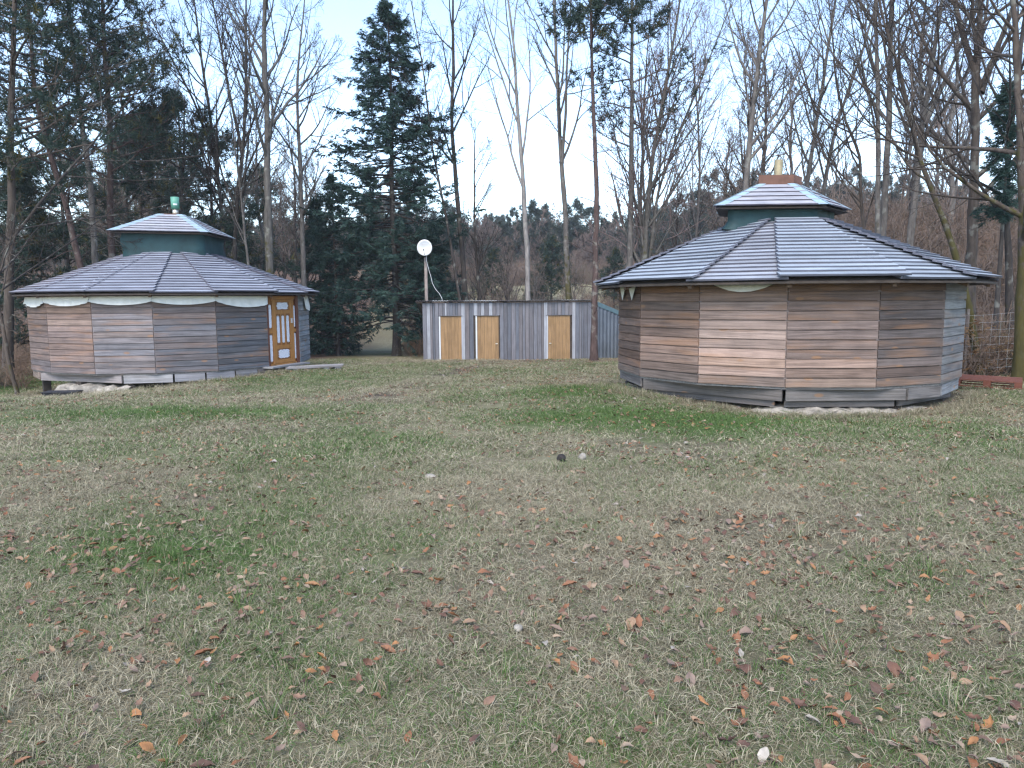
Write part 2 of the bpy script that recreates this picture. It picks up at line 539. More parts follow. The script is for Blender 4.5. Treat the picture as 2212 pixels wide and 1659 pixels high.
def wall_board_mesh(name, Ap, hc, k):
    """one lapped board of a wall panel, in the panel's own frame (outside is -y)"""
    rs = np.random.RandomState(k * 13 + 5)
    n = 6
    xs = np.linspace(-hc + .003, hc - .003, n)
    z0, z1 = k * ROW, k * ROW + BH
    dz = rs.uniform(-.004, .004, n)
    V, Q = [], []
    zs = z0 + ROW - .021
    for i, x in enumerate(xs):
        V += [(x, -Ap - .036, z0 + dz[i]), (x, -Ap - .012, z0 + .004), (x, -Ap - .001, z1), (x, -Ap - .004, z1), (x, -Ap - .004, zs + .003), (x, -Ap - .030, zs + dz[-i])]
    m = 6
    for i in range(n - 1):
        a, b = i * m, i * m + m
        for j in range(m): Q.append((a + j, a + (j + 1) % m, b + (j + 1) % m, b + j))
    for e in (0, (n - 1) * m):
        q1, q2 = (e + 5, e + 4, e + 1, e), (e + 4, e + 3, e + 2, e + 1)
        Q += [q1, q2] if e == 0 else [q1[::-1], q2[::-1]]
    return me_np(name, V, np.array(Q)[:, ::-1], M['siding'])


def slope_board(A, B, C, D, s0, s1, th, lift=0.0, eL=0.0, eR=0.0, square=True):
    """lapped roof board between eave edge A-B and top edge D-C, from s0 to s1 of the slope"""
    A, B, C, D = (np.array(p, float) for p in (A, B, C, D))
    nrm = norm(np.cross(B - A, D - A))
    ex = norm(B - A)
    pL = lambda s: A + (D - A) * s
    pR = lambda s: B + (C - B) * s
    a0, b0, a1, b1 = pL(s0), pR(s0), pL(s1), pR(s1)
    if square:                                     # ends sawn square: a stepped hip
        w0 = ex @ (a0 - A), ex @ (b0 - A)
        a1 = a1 - ex * (ex @ (a1 - A) - w0[0])
        b1 = b1 - ex * (ex @ (b1 - A) - w0[1])
    a0, a1, b0, b1 = a0 - ex * eL, a1 - ex * eL, b0 + ex * eR, b1 + ex * eR
    up0, up1 = nrm * (th * 1.05 + lift), nrm * (.002 + lift)
    t = nrm * th
    return [a0 + up0, b0 + up0, b1 + up1, a1 + up1, a0 + up0 + t, b0 + up0 + t, b1 + up1 + t, a1 + up1 + t]


def wavy_strip(name, mat, x0, x1, ztop, zbot_fn, y, n=16, m=5, out=.03, seed=1):
    rs = np.random.RandomState(seed)
    V, Q = [], []
    for i in range(n + 1):
        x = x0 + (x1 - x0) * i / n
        zb = zbot_fn(i / n)
        for j in range(m + 1):
            f = j / m
            yy = y - out * f * (1 + .6 * math.sin(i * 1.9 + seed)) - .012 * math.sin(i * 2.7 + j + seed)
            V.append((x, yy, ztop + (zb - ztop) * f))
    for i in range(n):
        for j in range(m):
            a = i * (m + 1) + j
            Q.append((a, a + 1, a + m + 2, a + m + 1))
    me = me_np(name, V, np.array(Q), mat, True)
    return me


def prism(mb, poly_b, poly_t, zb, zt):
    n = len(poly_b)
    V = [(*p, zb) for p in poly_b] + [(*p, zt) for p in poly_t]
    mb.add(V, [(i, (i + 1) % n, n + (i + 1) % n, n + i) for i in range(n)],
           [(n, n + i, n + i + 1) for i in range(1, n - 1)] + [(0, i + 1, i) for i in range(1, n - 1)])
    return mb


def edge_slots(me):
    """sawn edges and undersides of a roof board take the rougher copy with shade mixed into its colour"""
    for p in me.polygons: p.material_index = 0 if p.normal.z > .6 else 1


def make_hut(root, N, R, th, zb, rows, Re, Ze, Rt, Zt, nroof, high, ext, door_panel, tone, roof_tone):
    """root sits on the hut's axis at the height of the wall's foot; all other heights are relative to it"""
    cN, sN = math.cos(PI / N), math.sin(PI / N)
    Ap, hc = R * cN, R * sN
    ang = [th + (i + .5) * 2 * PI / N for i in range(N)]
    boards = [wall_board_mesh('board', Ap, hc, k) for k in range(rows)]
    H = rows * ROW + .02
    back = MB().box(-hc + .004, hc - .004, -Ap + .0, -Ap + .06, 0, H).mesh('wall_panel', M['darkwood'])
    rr = random.Random(N)
    panels = {}
    for i in range(N):
        if i == door_panel: continue
        wp = ob('wall_panel', back, root, rz=ang[i])
        panels[i] = wp
        for k in range(rows):
            o = ob('board', boards[k], wp, color=tone(i, k, rr))
            o.location = (rr.uniform(-.002, .002), rr.uniform(-.003, .003), rr.uniform(-.004, .004))
    # posts at the corners
    post = MB().box(-.028, .028, -.012, .03, 0, H).mesh('corner_post', M['siding'])
    for i in range(N):
        a = th + i * 2 * PI / N
        o = ob('corner_post', post, root, rz=a, color=mixcol(BRN, GRY, rr.random()))
        o.location = ((R - .004) * math.sin(a), -(R - .004) * math.cos(a), 0)
    # floor edge showing under the lowest boards
    ring = [((R + .0) * math.sin(th + i * 2 * PI / N), -(R + .0) * math.cos(th + i * 2 * PI / N)) for i in range(N)]
    prism(MB(), ring, ring, -.045, -.004).build('floor_deck', M['beam'], root, color=(.2, .19, .18))
    # roof: a deck slab per panel carrying its boards
    E = lambda s: (np.array([-(Re * sN), -Re * cN, Ze]), np.array([Re * sN, -Re * cN, Ze]), np.array([Rt * sN, -Rt * cN, Zt]), np.array([-Rt * sN, -Rt * cN, Zt]))
    A, B, C, D = E(0)
    meshes = {}
    for kind in ('high', 'low'):
        L = []
        for k in range(nroof):
            s0, s1 = k / nroof, min((k + 1.15) / nroof, 1.0)
            e = ext if kind == 'high' else -.01
            L.append(MB().hexa(slope_board(A, B, C, D, s0, s1, .036, (.058 if N == 14 else .04) if kind == 'high' else 0, e, e, kind == 'high')).mesh('roof_board', (M['roofwood'], M['roofedge_shade'])))
            edge_slots(L[-1])
        meshes[kind] = L
    dn = np.array([0, 0, -.03])
    deck = MB().hexa([A + dn, B + dn, C + dn, D + dn, A, B, C, D]).mesh('roof_panel', M['darkwood'])
    for i in range(N):
        rp = ob('roof_panel', deck, root, rz=ang[i])
        kd = 'high' if i in high else 'low'
        for k in range(nroof):
            o = ob('roof_board', meshes[kd][k], rp, color=roof_tone(i, k, rr))
            o.location = (rr.uniform(-.012, .012), 0, rr.uniform(-.003, .003))
    # rafters carrying the eave
    sl = (Zt - Ze) / (Re - Rt)
    r0, r1 = R - .1, Re - .12
    zz = lambda r: Ze + (Re - r) * sl - .05
    raf = MB().hexa([(-.035, -r1, zz(r1) - .09), (.035, -r1, zz(r1) - .09), (.035, -r0, zz(r0) - .11), (-.035, -r0, zz(r0) - .11), (-.035, -r1, zz(r1)), (.035, -r1, zz(r1)), (.035, -r0, zz(r0)), (-.035, -r0, zz(r0))]).mesh('rafter', M['beam'])
    for i in range(N):
        ob('rafter', raf, root, rz=th + i * 2 * PI / N, color=(.15, .10, .07))
    # wall head closing the gap between the boards and the deck
    hm = MB().box(-hc, hc, -Ap + .01, -Ap + .05, H - .02, Ze + (Re - Ap) * sl - .035).mesh('wall_head', M['darkwood'])
    for i in range(N): ob('wall_head', hm, root, rz=ang[i])
    return panels, ang, Ap, hc


def skirt(root, R, a0, a1, z0, z1, col, inset=.03, name='skirt_board'):
    """a straight skirting plank between two points of the floor's edge"""
    p = np.array([(R - inset) * math.sin(a0), -(R - inset) * math.cos(a0)])
    q = np.array([(R - inset) * math.sin(a1), -(R - inset) * math.cos(a1)])
    mid, d = (p + q) / 2, q - p
    L = np.linalg.norm(d) / 2 - .008
    o = MB().box(-L, L, -.02, .022, z0, z1).build(name, M['beam'], root, rz=math.atan2(d[1], d[0]), color=col)
    o.location = (mid[0], mid[1], 0)
    return o


def make_cap(root, poly, ze, zt, tscale, rows, centre, flash, tone, lap=.03):
    """the little roof on top: poly is its eave outline (counter-clockwise), relative to the root"""
    poly = [np.array(p, float) for p in poly]
    c = np.array(centre)
    top = [c + (p - c) * tscale for p in poly]
    n = len(poly)
    cap = empty('cap_roof', parent=root)
    mb = MB()
    prism(mb, poly, top, ze - .03, zt - .03)
    mb.build('soffit', M['darkwood'], cap)
    for i in range(n):
        p, q = poly[i], poly[(i + 1) % n]
        tp, tq = top[i], top[(i + 1) % n]
        A, B, C, D = (*p, ze), (*q, ze), (*tq, zt), (*tp, zt)
        for k in range(rows):
            s0, s1 = k / rows, min((k + 1.15) / rows, 1)
            cb = MB().hexa(slope_board(A, B, C, D, s0, s1, lap, 0, -.02, -.02, False)).mesh('cap_board', (M['roofwood'], M['roofedge_shade']))
            edge_slots(cb)
            ob('cap_board', cb, cap, color=tone())
        # hip flashing at corner i
        A3, D3 = np.array([*p, ze]), np.array([*tp, zt])
        pr = poly[i - 1]
        up = np.array([0, 0, .055])
        d1, d2 = norm(np.array([*(q - p), 0])), norm(np.array([*(pr - p), 0]))
        for dd in (d1, d2):
            # strip lying on the slope beside the hip
            nr = norm(np.cross(dd, D3 - A3))
            if nr[2] < 0: nr = -nr
            lo, hi = A3 + nr * .058 - norm(D3 - A3) * .03, D3 + nr * .052
            w1, w2 = flash, flash * .75
            P = [lo, lo + dd * w1, hi + dd * w2, hi]
            P = P if np.cross(P[1] - P[0], P[3] - P[0])[2] > 0 else [P[1], P[0], P[3], P[2]]
            MB().hexa([x - nr * .004 for x in P] + P).build('hip_flashing', M['zinc'], cap)
    return cap, top


def collar(root, poly, z0, z1, mat, seed=3, flare=.05):
    rs = np.random.RandomState(seed)
    n, m, per = len(poly), 7, 8
    pts = []
    for i in range(n):
        for k in range(per): pts.append(np.array(poly[i]) * (1 - k / per) + np.array(poly[(i + 1) % n]) * (k / per))
    pts = np.array(pts)
    c = pts.mean(0)
    V, Q = [], []
    W = len(pts)
    for j in range(m + 1):
        f = j / m
        for i in range(W):
            a = 2 * PI * i / W
            r = 1 + .012 * math.sin(a * 9 + 5 * f + seed) + .012 * math.sin(a * 17 - 7 * f) + flare * (1 - f) ** 3 * (1 + .8 * math.sin(a * 5 + seed))
            z = z0 + (z1 - z0) * f + (1 - f) ** 2 * .03 * math.sin(a * 6 + seed)
            V.append((*(c + (pts[i] - c) * r), z))
    for j in range(m):
        for i in range(W): Q.append((j * W + i, j * W + (i + 1) % W, (j + 1) * W + (i + 1) % W, (j + 1) * W + i))
    return ob('collar_cover', me_np('collar_cover', V, np.array(Q), mat, True), root)


def rock_footing(name, pts, h, depth, seed):
    """lumpy mortar and stone under a hut: pts are ground points along its front, h its top heights"""
    rs = np.random.RandomState(seed)
    n, m = len(pts), 6
    pts = np.array(pts, float)
    t = np.gradient(pts, axis=0)
    out = norm(np.stack([t[:, 1], -t[:, 0]], 1))
    V, Q = [], []
    for i in range(n):
        zg, zt = T(*pts[i]) - .15, h[i]
        prof = [(0.13, 0), (.10, .45), (.05, .85), (-.05, 1.0), (-depth, 1.0), (-depth, 0)]
        for o_, f in prof:
            q = pts[i] + out[i] * (o_ + rs.uniform(-.09, .09))
            V.append((q[0], q[1], zg + (zt - zg) * f + rs.uniform(-.06, .025) * (f > 0)))
    for i in range(n - 1):
        for j in range(m - 1):
            a = i * m + j
            Q.append((a, a + m, a + m + 1, a + 1))
    V = np.array(V)
    me = me_np(name, V, np.array(Q), M['stone'], False)
    return me


# ---- right-hand hut
RC, RZ = (5.747, 15.97), -1.528 + EYE
N1, R1, TH1 = 14, 3.385, -.307


def tone_r(i, k, r):
    i = i if i < 7 else i - 14
    t = k / 11
    if i == -1: c = mixcol(TAN, (.37, .305, .285), r.random())
    elif i == 0: c = mixcol((.32, .25, .225), (.235, .20, .20), r.random() * .9)
    elif i == 1: c = mixcol((.20, .16, .148), (.165, .152, .158), r.random())
    elif i == 2: c = mixcol(BLU, (.21, .23, .25), r.random())
    elif i == -2: c = mixcol((.265, .20, .175), (.215, .175, .16), r.random())
    elif i == -3: c = mixcol((.235, .185, .17), BRN, r.random())
    else: c = mixcol(GRY, BRN, r.random())
    if i != 2: c = mixcol(c, (.135, .078, .052), min(1, max(0, (k - 7.6) / 3.2)) * .85)  # upper boards: unweathered brown plus the eave's shade, both in the colour
    if k == 0: c = mixcol(c, (.20, .19, .19), .6)
    if k < 3 and i in (-1, 0): c = mixcol(c, ORG, r.random() * .3)
    c = np.array(c) * {-3: .72, -2: .78, -1: .84, 0: .74, 1: .64, 2: .85}.get(i, .8) * np.array((1.07, .97, .88))
    return tuple(c * r.uniform(.70, 1.18))


def rtone_r(i, k, r):
    c = np.array((.262, .30, .34)) * r.uniform(.82, 1.14)
    if i in (13, 3, 5): c = c * np.array((1.02, .96, .95))
    return tuple(c)


hut_r = tag(empty('round_hut', (*RC, RZ)), 'larger round timber hut at the right with brown box under a brassy flue', 'hut', 'round boarded huts')
high_r = {0, 2, 4, 6, 8, 10, 12}
panels_r, ang_r, Ap1, hc1 = make_hut(hut_r, N1, R1, TH1, RZ, 12, 3.90, 1.794, .93, 3.04, 17, high_r, .17, None, tone_r, rtone_r)
a_r = lambda i: TH1 + i * 2 * PI / N1
GB = (.135, .12, .11)
for a0, a1, z0, z1, c in ((-3.2, -2.02, -.215, -.05, (.17, .155, .15)), (-1.97, -.02, -.255, -.05, GB), (.01, 1.44, -.25, -.05, (.15, .138, .13)), (1.46, 2.07, -.25, -.05, (.14, .13, .125)), (2.1, 3.05, -.24, -.05, (.21, .22, .235)),
                          (3.1, 5, -.24, -.05, GB), (5.05, 7, -.24, -.05, GB), (7.05, 9, -.24, -.05, GB), (9.05, 10.75, -.24, -.05, GB)):
    skirt(hut_r, R1, a_r(a0), a_r(a1), z0, z1, c)
for a0, a1 in ((-2.75, -1.98), (-1.95, -.1), (.0, 1.35), (1.4, 2.8), (3, 5), (5, 7), (7, 9), (9, 11)):
    skirt(hut_r, R1, a_r(a0), a_r(a1), -.37, -.262, (.115, .105, .10), inset=.14, name='sill_beam')
for i in (-2, 0, 1.45, 2.6, 4, 6, 8, 10):
    a = a_r(i)
    o = MB().box(-.07, .07, -.07, .07, -.75, -.375).build('pier', M['darkwood'], hut_r, rz=a)
    o.location = ((R1 - .26) * math.sin(a), -(R1 - .26) * math.cos(a), 0)
cap_r = [(4.06 - 5.747, 14.98 - 15.97), (6.22 - 5.747, 14.87 - 15.97), (7.09 - 5.747, 15.83 - 15.97), (6.95 - 5.747, 16.95 - 15.97), (5.3 - 5.747, 17.1 - 15.97), (4.5 - 5.747, 16.3 - 15.97)]
rc2 = (-.12, -.02)
zc = 1.80 + EYE - RZ
rt = random.Random(4)
cap1, top1 = make_cap(hut_r, cap_r, zc, zc + .50, .33, 5, rc2, .19, lambda: tuple(np.array((.33, .335, .37)) * rt.uniform(.88, 1.1)))
collar(hut_r, [tuple(np.array(rc2) + (np.array(p) - rc2) * .80) for p in cap_r], zc - .42, zc - .03, M['tarp'], 3, .07)
mb = MB()
prism(mb, [tuple(p) for p in top1], [tuple(p) for p in top1], zc + .47, zc + .72)
box1 = mb.build('flue_box', M['rustbox'], hut_r)
bc = np.mean(top1, 0)
bzt = zc + .72
MB().tube([(bc[0] - .02, bc[1], bzt - .05), (bc[0] - .02, bc[1], bzt + .36)], .088, 24).build('flue', M['brass'], hut_r)
MB().tube([(bc[0] - .02, bc[1], bzt - .01), (bc[0] - .02, bc[1], bzt + .03)], .1, 20).build('flue_collar', M['steel'], hut_r)
# scraps of canvas under the right-hand eave
sw = ob('canvas_valance', wavy_strip('canvas_valance', M['canvas'], -.60, .74, 1.98, lambda f: 1.98 - .34 * max(0, math.sin(PI * (f * .93 + .07))) ** .6, -Ap1 - .05, 18, 5, .05, 4), hut_r, rz=ang_r[13])
for k, (x0, x1) in enumerate(((-.62, -.08), (.0, .62))):
    V = [(x0, -Ap1 - .05, 1.98), (x1, -Ap1 - .05, 1.98), (x1 - .06, -Ap1 - .075, 1.78), ((x0 + x1) / 2 + .05, -Ap1 - .09, 1.50), (x0 + .08, -Ap1 - .07, 1.75), ((x0 + x1) / 2, -Ap1 - .08, 1.8)]
    ob('pennant', me_np('pennant', V, np.array([(0, 5, 1), (1, 5, 2), (2, 5, 3), (3, 5, 4), (4, 5, 0)]), M['canvas']), hut_r, rz=ang_r[11])
fp, fh = [], []
for k in range(34):
    i = -2.6 + k * .135
    a = a_r(i)
    fp.append((RC[0] + (R1 - .10) * math.sin(a), RC[1] - (R1 - .10) * math.cos(a)))
    g = T(*fp[-1])
    hh = max(RZ - .375 - max(0, .10 * (i - .9)) , g + .02)
    fh.append(hh - (.05 if i < -.3 else 0))
rk = ob('footing', rock_footing('footing', fp, fh, .35, 5))
rk.parent = hut_r
rk.matrix_parent_inverse = Matrix.Translation((-RC[0], -RC[1], -RZ))

# ---- left-hand hut
LC, LZ = (-10.858, 24.2), -1.935 + EYE
N2, R2, TH2 = 16, 4.082, .269


def tone_l(i, k, r):
    i = i if i < 8 else i - 16
    if i == -3: c = mixcol((.235, .175, .15), (.205, .155, .145), r.random())
    elif i == -2: c = mixcol((.29, .215, .18), (.225, .175, .165), r.random())
    elif i == -1: c = mixcol((.285, .235, .22), (.225, .22, .24), r.random())
    elif i == 0: c = mixcol((.215, .18, .175), (.165, .172, .195), r.random())
    elif i == 1: c = mixcol((.155, .148, .155), (.135, .148, .175), r.random())
    elif i == 3: c = mixcol((.25, .275, .30), (.29, .305, .32), r.random())
    else: c = mixcol(GRY, BRN, r.random())
    if i != 3: c = mixcol(c, (.20, .115, .07), max(0, (k - 8) / 4) * .6 + (r.random() * .25 if i == -2 else 0))
    if k < 2: c = mixcol(c, BLU, .35)
    c = np.array(c) * {-3: .74, -2: .80, -1: .76, 0: .72, 1: .68, 3: .85}.get(i, .8)
    return tuple(c * r.uniform(.78, 1.14))


def rtone_l(i, k, r):
    c = np.array((.235, .255, .30)) * r.uniform(.82, 1.14)
    if i in (13, 12): c = c * np.array((1.0, .93, .9))
    return tuple(c)


hut_l = tag(empty('round_hut', (*LC, LZ)), 'round timber hut at the left with orange door and green topped flue', 'hut', 'round boarded huts')
high_l = {13, 14, 15, 1, 3, 5, 7, 9, 11}
panels_l, ang_l, Ap2, hc2 = make_hut(hut_l, N2, R2, TH2, LZ, 13, 4.45, 2.158, 1.29, 3.395, 16, high_l, .12, 2, tone_l, rtone_l)
a_l = lambda i: TH2 + i * 2 * PI / N2
for a0, a1, z0, z1, c in ((-3.3, -2.52, -.24, -.05, (.22, .17, .14)), (-2.48, -.56, -.26, -.05, (.24, .215, .21)), (-.54, .26, -.27, -.05, (.29, .285, .29)), (.28, .78, -.26, -.05, (.23, .23, .245)), (.8, 1.3, -.25, -.05, (.23, .23, .25)),
                          (1.32, 1.75, -.24, -.05, (.19, .19, .20)), (1.77, 2.25, -.24, -.05, (.17, .15, .14)), (2.27, 2.95, -.22, -.05, (.15, .14, .14)), (3, 5, -.22, -.05, GB), (5, 7, -.22, -.05, GB), (7, 9, -.22, -.05, GB), (9, 11, -.22, -.05, GB), (11, 12.6, -.22, -.05, GB)):
    skirt(hut_l, R2, a_l(a0), a_l(a1), z0, z1, c)
for i in (-2.9, -1.5, 0, 1.3, 4, 6, 8, 10):
    a = a_l(i)
    o = MB().box(-.1, .1, -.1, .1, -.9, -.26).build('pier', M['darkwood'], hut_l, rz=a)
    o.location = ((R2 - .3) * math.sin(a), -(R2 - .3) * math.cos(a), 0)
fp, fh = [], []
for k in range(19):
    i = -1.95 + k * .085
    a = a_l(i)
    fp.append((LC[0] + (R2 - .02) * math.sin(a), LC[1] - (R2 - .02) * math.cos(a)))
    fh.append(max(LZ - .30 - .05 * (k % 3 == 0), T(*fp[-1]) + .03))
rk = ob('footing', rock_footing('footing', fp, fh, .4, 8))
rk.parent = hut_l
rk.matrix_parent_inverse = Matrix.Translation((-LC[0], -LC[1], -LZ))
# canvas valance, one swag per panel
for i in range(-4, 2):
    dpt = {-4: .27, -3: .27, -2: .24, -1: .22, 0: .22, 1: .25}[i]
    ob('canvas_valance', wavy_strip('canvas_valance', M['canvas'], -hc2 - .02, hc2 + .02, 2.105, lambda f: 2.105 - .14 - (dpt - .12) * math.sin(PI * f) ** .7 - (.10 * f if i == 1 else 0), -Ap2 - .055, 20, 5, .045, i + 9), hut_l, rz=ang_l[i])
V = [(-.15, -Ap2 - .06, 2.12), (.55, -Ap2 - .06, 2.12), (.62, -Ap2 - .12, 1.75), (.3, -Ap2 - .16, 1.62), (-.1, -Ap2 - .12, 1.7), (.25, -Ap2 - .16, 1.85)]
ob('canvas_valance', me_np('canvas_valance', V, np.array([(0, 5, 1), (1, 5, 2), (2, 5, 3), (3, 5, 4), (4, 5, 0)]), M['canvas']), hut_l, rz=ang_l[3])
zc2 = 2.10 + EYE - LZ
cap_l = [(-11.93 + 10.858, 22.3 - 24.2), (-9.31 + 10.858, 23.17 - 24.2), (-9.43 + 10.858, 25.61 - 24.2), (-12.05 + 10.858, 24.74 - 24.2)]
lc2 = tuple(np.mean(cap_l, 0))
cap2, top2 = make_cap(hut_l, cap_l, zc2, zc2 + .60, .25, 7, lc2, .24, lambda: tuple(np.array((.31, .32, .355)) * rt.uniform(.88, 1.1)))
collar(hut_l, [tuple(np.array(lc2) + (np.array(p) - lc2) * .82) for p in cap_l], zc2 - .70, zc2 - .03, M['tarp'], 5, .02)
mb = MB()
prism(mb, [tuple(np.array(lc2) + (p - lc2) * .8) for p in top2], [tuple(np.array(lc2) + (p - lc2) * .8) for p in top2], zc2 + .57, zc2 + .66)
mb.build('flue_board', M['rustbox'], hut_l)
fx = lc2[0] + .05
MB().tube([(fx, lc2[1], zc2 + .6), (fx, lc2[1], zc2 + .86)], .09, 18).build('flue', M['steel'], hut_l, smooth=True)
MB().tube([(fx, lc2[1], zc2 + .83), (fx, lc2[1], zc2 + 1.2)], .125, 18).build('flue_top', M['greenpaint'], hut_l, smooth=True)
fa = math.atan2(-LC[1] - lc2[1], -LC[0] - fx)
lb = []
for j in range(7):
    a = fa + (j - 3) * .16
    lb += [(fx + .128 * math.cos(a), lc2[1] + .128 * math.sin(a), zc2 + .94), (fx + .128 * math.cos(a), lc2[1] + .128 * math.sin(a), zc2 + .99)]
ob('flue_label', me_np('flue_label', lb, np.array([(2 * j, 2 * j + 2, 2 * j + 3, 2 * j + 1) for j in range(6)]), M['white']), hut_l)

# the orange door of the left-hand hut
door = empty('door', parent=hut_l, rz=ang_l[2])
DO, DD = (.36, .165, .045), (.27, .115, .03)
MB().box(-hc2 + .01, hc2 - .01, -Ap2 + .03, -Ap2 + .07, .0, 2.12).build('door_backing', M['doorwood'], door, color=DD)
yo = -Ap2
LW = .45
for x0, x1, z0, z1, d in ((-hc2 + .0, -hc2 + .07, 0, 2.12, .0), (hc2 - .15, hc2 - .02, 0, 2.12, .0)):
    MB().box(x0, x1, yo - .03, yo + .03, z0, z1).build('door_post', M['doorwood'], door, color=(.13, .05, .03))
for x0, x1, z0, z1 in ((-.55, -.47, .0, 2.0), (.45, .53, .0, 2.0), (-.55, .62, 2.0, 2.1), (-.7, .62, -.01, .05), (-.72, -.55, .98, 1.10), (.53, .64, .98, 1.08)):
    MB().box(x0, x1, yo - .022, yo + .03, z0, z1).build('door_frame', M['doorwood'], door, color=DO)
leaf = empty('door_leaf', parent=door)
for x0, x1, z0, z1 in ((-.465, -.36, .06, 1.99), (.34, .445, .06, 1.99), (-.36, .34, .06, .16), (-.36, .34, .49, .60), (-.36, .34, 1.56, 1.67), (-.36, .34, 1.93, 1.99), (-.145, -.095, .60, 1.56), (.075, .125, .60, 1.56)):
    MB().box(x0, x1, yo - .016, yo + .028, z0, z1).build('door_rail', M['doorwood'], leaf, color=DO)
MB().box(-.46, .44, yo + .004, yo + .025, .06, 1.99).build('door_board', M['doorwood'], leaf, color=(.22, .095, .028))


def lace(x0, x1, z0, z1, parent, bumps):
    n = 40
    cx, cz, hx, hz = (x0 + x1) / 2, (z0 + z1) / 2, (x1 - x0) / 2, (z1 - z0) / 2
    P = []
    for k in range(n):
        a = 2 * PI * k / n
        c, s = math.cos(a), math.sin(a)
        f = 1 / max(abs(c), abs(s)) ** .8
        r = f * (.93 + .07 * math.cos(bumps * a))
        P.append((cx + hx * max(-1, min(1, c * r)), cz + hz * max(-1, min(1, s * r))))
    V = [(x, yo - .0, z) for x, z in P] + [(x, yo - .008, z) for x, z in P]
    Q = [(k, (k + 1) % n, n + (k + 1) % n, n + k) for k in range(n)]
    V.append((cx, yo - .008, cz))
    Tt = [(2 * n, n + k, n + (k + 1) % n) for k in range(n)]
    return ob('lace_pane', me_np('lace_pane', V, [np.array(Q), np.array(Tt)], M['lace']), parent)


for cx in (-.252, -.01, .232): lace(cx - .07, cx + .07, .65, 1.52, leaf, 14)
lace(-.30, .28, .19, .47, leaf, 12)
lace(-.31, .29, 1.69, 1.91, leaf, 6)
for x0, x1, z0, z1 in ((-.70, -.57, .10, .95), (-.72, -.57, 1.12, 1.86), (.55, .625, .12, .96), (.55, .625, 1.12, 1.82)): lace(x0, x1, z0, z1, door, 14)
MB().box(.385, .41, yo - .06, yo - .017, 1.27, 1.42).build('door_handle', M['white'], leaf)
# ledge under the door and its planks
lg = MB()
lg.hexa([(-hc2 - .2, yo - .30, -.05), (hc2 + .12, yo - .30, -.05), (hc2 + .12, yo + .1, -.05), (-hc2 - .2, yo + .1, -.05), (-hc2 - .2, yo - .30, .0), (hc2 + .12, yo - .30, .0), (hc2 + .12, yo + .1, .0), (-hc2 - .2, yo + .1, .0)])
lg.build('door_ledge', M['beam'], hut_l, rz=ang_l[2], color=(.25, .25, .26))

wk = tag(empty('plank_walk', (0, 0, 0)), 'low grey plank walkway on blocks leading to the orange hut door', 'walkway')
p0, p1 = at(618, 801, 22.0), at(748, 793, 22.7)
dx = p1[:2] - p0[:2]
L = np.linalg.norm(dx)
wk.location = (*((p0 + p1) / 2)[:2], ((p0 + p1) / 2)[2] + .03)
wk.rotation_euler = (0, -.01, math.atan2(dx[1], dx[0]))
for k in range(4):
    MB().box(-L / 2 + .05 * k, L / 2 - .04 * (3 - k), k * .15, k * .15 + .14, 0, .045).build('plank', M['beam'], wk, color=tuple(np.array((.25, .24, .24)) * (.85 + .1 * k)))
for x in (-L / 2 + .3, L * .17, L / 2 - .25):
    MB().box(x - .08, x + .08, .04, .5, -.25, -.003).build('block', M['beam'], wk, color=(.36, .34, .36))

# ------------------------------------------------------------------ shed
SY = 33.0
shed = tag(empty('shed', (0, SY, 0)), 'long low grey plank shed with three orange doors between the two huts', 'shed')
SX0, SX1, SB, ST = -3.95, 3.56, -2.72 + EYE, -.05 + EYE
DZ = -.70 + EYE
doors = ((-3.16, -2.22), (-1.53, -.58), (1.62, 2.60))
MB().box(SX0, SX1, .05, .12, SB - .3, ST).build('front_wall', M['darkwood'], shed)
fw = shed.children[-1]
rs = random.Random(11)
x = SX0
while x < SX1 - .02:
    wd = min(rs.choice((.10, .13, .15, .17, .19)), SX1 - x)
    mid = x + wd / 2
    din = next((d for d in doors if d[0] - .10 < mid < d[1] + .04), None)
    z0 = DZ + .03 if din else SB - .25
    pr = rs.choice((0, 0, .018, .03))
    t = rs.random()
    c = tuple(np.array(mixcol((.125, .135, .16), (.175, .165, .175), t)) * rs.uniform(.78, 1.1))
    if rs.random() < .16: c = (.30, .31, .34)
    o = MB().box(x + .007, x + wd - .007, .010 - pr, .045, z0, ST - .01 - rs.uniform(0, .02)).build('board', M['planks_v'], fw, color=c)
    x += wd
for d0, d1 in doors:
    d = empty('door', parent=shed)
    for k in range(6):
        xa, xb = d0 + (d1 - d0) * k / 6, d0 + (d1 - d0) * (k + 1) / 6
        MB().box(xa + .003, xb - .003, .028, .046, SB - .2, DZ).build('board', M['planks_v'], d, color=tuple(np.array((.27, .17, .085)) * rs.uniform(.88, 1.1)))
    MB().box(d0 - .07, d0 - .005, -.005, .044, SB - .2, DZ).build('door_jamb', M['white'], d)
    MB().box(d0 - .1, d1 + .03, -.02, .044, DZ + .004, DZ + .028).build('door_head', M['beam'], d, color=(.13, .12, .12))
    if d0 > -2:
        hx = d1 - .09 if d0 < 0 else d0 + .09
        MB().box(hx - .05, hx + .05, -.03, -.012, -1.95 + EYE, -1.91 + EYE).box(hx - .012, hx + .012, -.011, .026, -1.94 + EYE, -1.92 + EYE).build('door_handle', M['steel'], d)
